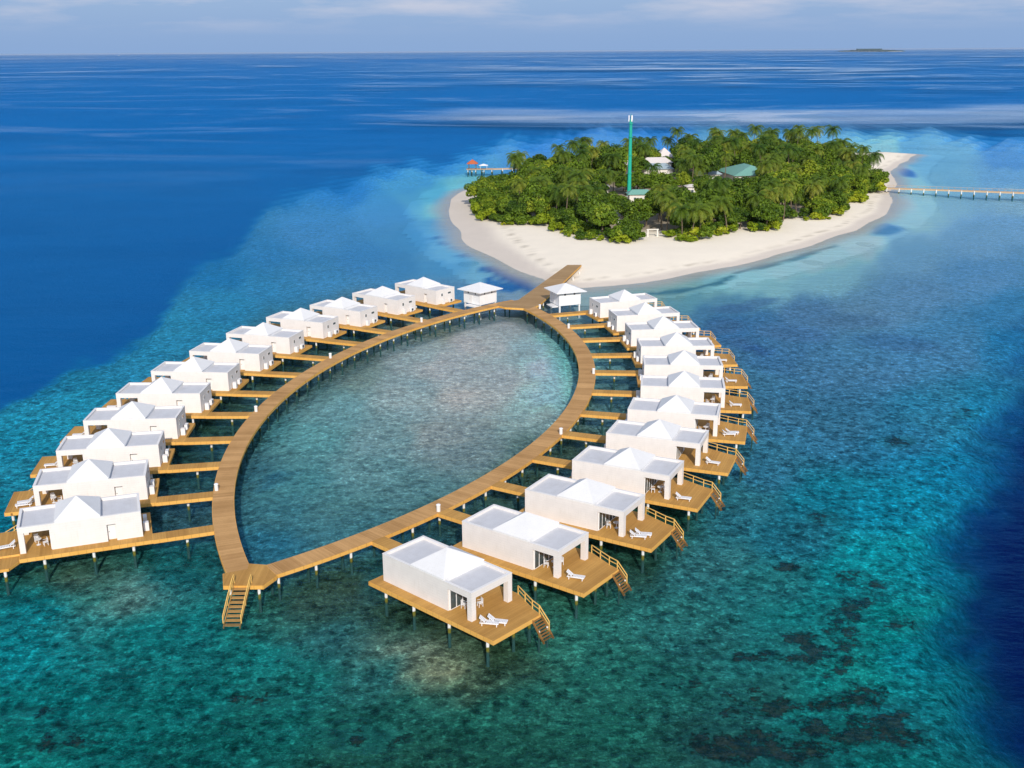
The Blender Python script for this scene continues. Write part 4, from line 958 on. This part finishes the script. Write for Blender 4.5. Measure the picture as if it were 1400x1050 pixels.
# ------------------------------------------------------------------ vegetation
def foliage_mesh(name, quads, tones, mat):
    V = np.asarray(quads, float).reshape(-1, 3); nq = len(V)//4
    me = bpy.data.meshes.new(name)
    me.vertices.add(len(V)); me.vertices.foreach_set('co', V.ravel())
    me.loops.add(nq*4); me.loops.foreach_set('vertex_index', np.arange(nq*4, dtype=np.int32))
    me.polygons.add(nq); me.polygons.foreach_set('loop_start', np.arange(0, nq*4, 4, dtype=np.int32)); me.update(calc_edges=True)
    a = me.attributes.new('tone', 'FLOAT', 'FACE'); a.data.foreach_set('value', np.asarray(tones, np.float32))
    me.materials.append(mat); return me

def leaf_quads(C, N, size, aspect=1.6):
    """flat leaf clusters at C facing N"""
    m = len(C); N = N/np.linalg.norm(N, axis=1, keepdims=True)
    t = rng.normal(size=(m, 3)); u = np.cross(N, t); u /= np.linalg.norm(u, axis=1, keepdims=True); v = np.cross(N, u)
    s = size*rng.uniform(.6, 1.35, (m, 1)); a, b = u*s*aspect*.5, v*s*.5
    bend = N*(-s*.22)
    return np.stack([C-a+bend, C-b*.9, C+a+bend, C+b*.9], 1)

def broadleaf_mesh(seed, rad, hgt, trunk, lobes, per, size, mat, flat=.62):
    r = np.random.default_rng(seed); Q, T = [], []
    for k in range(lobes):
        a = r.uniform(0, 2*math.pi); rr = rad*math.sqrt(r.uniform(0, 1))*.72
        z = trunk+(hgt-trunk)*(.25+.62*r.uniform(.2, 1)*(1-(rr/rad)**2*.75))
        c = np.array([rr*math.cos(a), rr*math.sin(a), z]); lr = rad*r.uniform(.26, .46)
        d = r.normal(size=(per, 3)); d /= np.linalg.norm(d, axis=1, keepdims=True)
        rad_ = lr*(r.uniform(.45, 1, (per, 1))**.5)
        P = c+d*rad_*np.array([1, 1, flat])
        n = d*.8+np.array([0, 0, .55])+r.normal(size=(per, 3))*.45
        Q.append(leaf_quads(P, n, size)); T.append(np.clip(r.uniform(.15, .85)+r.normal(size=per)*.16, 0, 1))
    return foliage_mesh('crown', np.concatenate(Q), np.concatenate(T), mat)

def trunk_mesh(h, r, lean, seed, limbs=4, spread=1.8):
    q = random.Random(seed); b = MB()
    pts = [(0, 0, -.3)]+[(lean*(k/4)**1.6, .15*math.sin(k*1.7+seed), h*k/4) for k in range(1, 5)]
    b.tube(pts, [r*1.25, r, r*.9, r*.8, r*.6], 7)
    for k in range(limbs):
        a = 6.283*k/limbs+q.random(); s = pts[2] if k % 2 else pts[3]
        e = (s[0]+spread*math.cos(a), s[1]+spread*math.sin(a), s[2]+h*.55)
        mid = ((s[0]*1.2+e[0])/2.2, (s[1]*1.2+e[1])/2.2, (s[2]+e[2])/2+.2)
        b.tube([s, mid, e], [r*.5, r*.34, r*.14], 5)
    me = b.build('trunk', M['bark']); m = me.data; bpy.data.objects.remove(me); return m

def palm_crown(seed, L, fronds=22):
    r = np.random.default_rng(seed); Q, T = [], []
    for k in range(fronds):
        az = k*2.399+r.uniform(-.25, .25); up = 1.15-1.75*(k/fronds)+r.uniform(-.12, .12); ln = L*r.uniform(.85, 1.1)
        p = np.array([0, 0, 0.]); n = 9; e = up; step = ln/n; tone = np.clip(.35+.5*k/fronds+r.normal()*.12, 0, 1)
        h = np.array([math.cos(az), math.sin(az), 0])
        side = np.array([-h[1], h[0], 0])
        for i in range(n):
            d = h*math.cos(e)+np.array([0, 0, math.sin(e)]); q = p+d*step
            up_v = np.cross(side, d); up_v = up_v if up_v[2] > 0 else -up_v
            t = (i+.5)/n; wdt = ln*.20*math.sin(math.pi*min(1, .14+t*.86))**.6*(1 if t < .9 else .75)
            for sgn in (-1, 1):
                for j in (.25, .75):
                    c = p+d*step*j
                    tipp = c+side*sgn*wdt+d*wdt*.45-up_v*wdt*(.30+.35*t)+np.array([0, 0, -.12*wdt])
                    w2 = d*step*.19
                    Q.append([c-w2, tipp-w2*.3, tipp+w2*.3, c+w2]); T.append(np.clip(tone+r.normal()*.08, 0, 1))
            p = q; e -= (.16+.19*t)*(1.0 if up > 0 else .75)
    return foliage_mesh('crown', np.array(Q), np.array(T), M['palm'])

BL = [(broadleaf_mesh(11+k, 5.6, 11.5, 1.2, 32+2*k, 130, .60, M['leaf'], (.6, .7, .55, .75, .65)[k]), trunk_mesh(7.6, .28, .3*k-.5, k)) for k in range(5)]
SH = [broadleaf_mesh(31+k, 2.2, 2.3, .05, 9, 70, .42, M['shrub'], .6) for k in range(3)]
PC = [palm_crown(51+k, (5.2, 5.7, 4.8, 5.4)[k], (26, 22, 24, 28)[k]) for k in range(4)]
PT = []
for k in range(4):
    lean = (.6, 1.6, -.9, 2.4)[k]; H = 10.0
    b = MB(); pts = [(lean*(t**1.7), .25*math.sin(t*3+k), -.4+(H+.4)*t) for t in [i/6 for i in range(7)]]
    b.tube(pts, [.30, .22, .19, .17, .16, .15, .14], 7); o = b.build('trunk', M['bark']); PT.append((o.data, pts[-1])); bpy.data.objects.remove(o)
def child(name, me, parent, loc=(0, 0, 0), rz=0):
    o = bpy.data.objects.new(name, me); COL.objects.link(o); o.parent = parent; o.location = loc; o.rotation_euler = (0, 0, rz); return o

PROT = [(640, 690, 212, 233, 528), (976, 1033, 225, 239, 470), (959, 984, 223, 236, 470), (878, 912, 219, 233, 485), (850, 864, 219, 230, 490), (901, 914, 204, 212, 540), (858, 880, 256, 264, 408), (836, 848, 289, 296, 357), (928, 947, 250, 255, 430), (823, 835, 253, 258, 432), (852, 866, 168, 262, 427), (900, 919, 300, 325, 334)]
HOUSES = [(105, 486, 15), (86, 481, 7), (66, 499, 9), (53, 500, 6), (76, 545, 5), (49, 414, 6.5), (35.5, 362, 4.2), (74, 436, 5.5), (36, 440, 5), (46.7, 430, 2.5), (43.8, 334, 3.6), (43.0, 341, 3.2)]
def blocked(x, y, r, zlo, zhi, soft=.55):
    for hx, hy, hr in HOUSES:
        if math.hypot(x-hx, y-hy) < hr+r*.35: return True
    px, py1 = bearing(x, y, zlo); _, py0 = bearing(x, y, zhi); w_ = r*F/y*soft
    for x0, x1, y0, y1, dep in PROT:
        if y < dep and px+w_ > x0 and px-w_ < x1 and py0 < y1 and py1 > y0: return True
    return False

trees = []
def zone(x, y):
    px, _ = bearing(x, y, 4)
    return 'left' if px < 800 else ('middle' if px < 1000 else 'right')
nb = npalm = nsh = 0
def add_broad(x, y, s, label, hs=1.0):
    global nb
    k = rng.integers(0, 5); t = empty('broadleaf_tree', (x, y, ground_z(x, y)-.1), rng.uniform(0, 6.28), label, 'tree', 'broadleaf trees of the island')
    t.scale = (s, s, s*hs); child('crown', BL[k][0], t); child('trunk', BL[k][1], t); nb += 1
def add_palm(x, y, h, label, s=1.0):
    global npalm
    k = rng.integers(0, 4); t = empty('coconut_palm', (x, y, ground_z(x, y)-.1), rng.uniform(0, 6.28), label, 'palm', 'coconut palms of the island')
    tr = child('trunk', PT[k][0], t); tr.scale = (1, 1, h/10.0); e = PT[k][1]
    c = child('crown', PC[k], t, (e[0], e[1], e[2]*h/10.0), rng.uniform(0, 6.28)); c.scale = (s, s, s); npalm += 1
def add_shrub(x, y, s, label):
    global nsh
    t = bpy.data.objects.new('beach_shrub', SH[rng.integers(0, 3)]); COL.objects.link(t)
    t.location = (x, y, ground_z(x, y)-.05); t.rotation_euler = (0, 0, rng.uniform(0, 6.28)); t.scale = (s, s, s*rng.uniform(.75, 1.1))
    tag(t, label, 'shrub', 'low shrubs along the beach'); nsh += 1

placed = []
def free(x, y, d):
    return all((x-a)**2+(y-b)**2 > (d*.5+c*.5)**2 for a, b, c in placed)
# palms seen standing out: bearing of the crown and distance ahead
PAL = [(700, 273, 352), (722, 282, 347), (684, 282, 362), (740, 279, 352), (958, 284, 331), (1020, 286, 334), (1046, 289, 338), (985, 300, 320), (1068, 288, 345), (706, 221, 480), (718, 230, 470), (926, 178, 552), (944, 188, 556), (912, 190, 560), (985, 183, 562), (1001, 181, 566), (1018, 186, 560), (1059, 180, 575), (1074, 181, 572), (1101, 189, 570), (1180, 195, 548), (1150, 203, 560), (1120, 200, 565),
       (905, 243, 440), (800, 238, 420), (782, 243, 415), (838, 240, 445), (938, 214, 510), (950, 228, 470), (925, 262, 390), (1062, 250, 400), (1090, 262, 380), (1130, 250, 410), (1015, 262, 380), (760, 262, 365), (775, 254, 390), (1000, 255, 395), (1110, 232, 450), (1160, 235, 470), (1045, 215, 510), (872, 246, 452), (890, 228, 470), (1140, 272, 390), (1002, 292, 325), (670, 262, 400), (812, 262, 390)]
for px, py, d in PAL:
    uu, vv_ = px-700, py-525; uu, vv_ = uu*CR+vv_*SR, -uu*SR+vv_*CR
    dy, dz = F*CP-vv_*SP, -F*SP-vv_*CP
    z = HC+d*dz/dy; x, y = at(px, py, z)
    if poly_sdf([(x, y)], VEG)[0] < 0.5: continue
    add_palm(x, y, max(4.2, min(19, z-1.2)), f'coconut palm standing out above its neighbours on the {zone(x, y)} part of the island', 1.05); placed.append((x, y, 4.0))
# front edge of low yellow-green shrubs
VP = np.array(VEG); acc = 0
for a, b in zip(VP[:29], VP[1:30]):
    L = math.hypot(*(b-a)); k = 0
    while k < L:
        q = a+(b-a)*k/L; n_ = np.array([-(b-a)[1], (b-a)[0]])/max(L, 1e-6)
        q = q+n_*rng.uniform(-.8, 3.2)
        if not (38.5 < q[0] < 47.5 and q[1] < 345) and rng.random() < .62:
            add_shrub(q[0], q[1], rng.choice([.5, .7, .9, 1.2, 1.7])*rng.uniform(.85, 1.15), f'low yellow green shrub at the beach edge on the {zone(q[0], q[1])} part of the island')
        k += rng.uniform(1.9, 3.4)
# canopy
cand = 0
while cand < 9000 and nb < 295 and npalm+nb < 480:
    cand += 1
    x, y = rng.uniform(-20, 205), rng.uniform(300, 600)
    s = poly_sdf([(x, y)], VEG)[0]
    if s < 1.2: continue
    sc_ = rng.uniform(.68, 1.18)*(1.0 if s > 9 else .78)
    if x > 120: sc_ *= 1.05
    if y > 470: sc_ *= 1.1
    if not free(x, y, 5.6*sc_): continue
    hs = rng.uniform(.85, 1.25)
    if blocked(x, y, 5.6*sc_, 3, 1+11*sc_*hs): continue
    placed.append((x, y, 5.6*sc_))
    if rng.random() < .33 and npalm < 170 and not blocked(x, y, 4.2, 6, 17):
        add_palm(x, y, rng.uniform(9, 14)+(2 if y > 470 else 0), f'coconut palm among the broadleaf trees on the {zone(x, y)} part of the island', rng.uniform(.85, 1.1))
    else:
        add_broad(x, y, sc_, f'green broadleaf tree in the close canopy on the {zone(x, y)} part of the island', hs)
UG = [broadleaf_mesh(71+k, 2.8, 3.6, .05, 12, 75, .5, M['leaf'], .75) for k in range(3)]
nu = 0
for q in range(2600):
    if nu >= 130: break
    x, y = rng.uniform(-18, 185), rng.uniform(300, 470)
    s = poly_sdf([(x, y)], VEG)[0]
    if not (.3 < s < 9) or (38 < x < 48.5 and y < 346): continue
    if any((x-a)**2+(y-b)**2 < 5.0 for a, b, c in placed): continue
    if blocked(x, y, 2.6, 0, 4): continue
    placed.append((x, y, 2.0)); nu += 1
    o = bpy.data.objects.new('understorey_bush', UG[rng.integers(0, 3)]); COL.objects.link(o); sz = rng.uniform(.7, 1.35)
    o.location = (x, y, ground_z(x, y)-.1); o.rotation_euler = (0, 0, rng.uniform(0, 6.28)); o.scale = (sz, sz, sz*rng.uniform(.8, 1.2))
    tag(o, f'dense green bush at the wood edge on the {zone(x, y)} part of the island', 'bush', 'understorey bushes of the island')
print('trees', nb, 'palms', npalm, 'shrubs', nsh)

# ------------------------------------------------------------------ far things
def islet(px0, px1, pyb, h, seed, label, dist=None):
    x0, y0 = at(px0, pyb); x1, y1 = at(px1, pyb); L = math.hypot(x1-x0, y1-y0)
    t = empty('distant_islet', ((x0+x1)/2, (y0+y1)/2, 0), math.atan2(y1-y0, x1-x0), label, 'islet')
    q = random.Random(seed); n = 40; W_ = L*.3
    b = MB()
    for k in range(n):
        u0 = -L/2+L*k/n; hh = h*(.45+.55*q.random())*math.sin(math.pi*min(max((k+.8)/(n+.6), .0), 1))**.35
        if n*.42 < k < n*.52: hh *= 1.5
        b.box(u0, u0+L/n*1.15, -W_*.3*(.6+q.random()), W_*.3, h*.12, hh)
    b.build('wood', M['far_wood'], t)
    MB().slab([(L*.54*math.cos(a), W_*.6*math.sin(a)) for a in [6.283*i/24 for i in range(24)]], -1, h*.10).build('beach', M['house'], t)
islet(1160, 1224, 70.6, 40, 1, 'flat wooded islet on the horizon at the right')
ship = empty('white_boat', (*at(162.5, 76.2), 0), R(10), 'tiny white boat near the horizon at the left', 'boat')
MB().slab([(-15, -3), (10, -3.2), (17, 0), (10, 3.2), (-15, 3)], -1, 4).build('hull', M['boat'], ship)
MB().box(-10, 4, -2.4, 2.4, 4, 9).box(-6, 0, -1.8, 1.8, 9, 12).build('cabin', M['boat'], ship)

# ------------------------------------------------------------------ sea air
hb = MB().box(-80000, 80000, -80000, 80000, -9.5, 58.2)
hm = bpy.data.materials.new('sea_haze'); hm.use_nodes = True; nt = hm.node_tree; nt.nodes.clear()
ho = nt.nodes.new('ShaderNodeOutputMaterial'); pv_ = nt.nodes.new('ShaderNodeVolumePrincipled')
pv_.inputs['Color'].default_value = (.66, .80, 1, 1); pv_.inputs['Density'].default_value = 1.3e-5
nt.links.new(pv_.outputs[0], ho.inputs['Volume'])
haze = hb.build('haze', hm); tag(haze, 'thin pale blue sea haze', 'haze', kind='stuff')
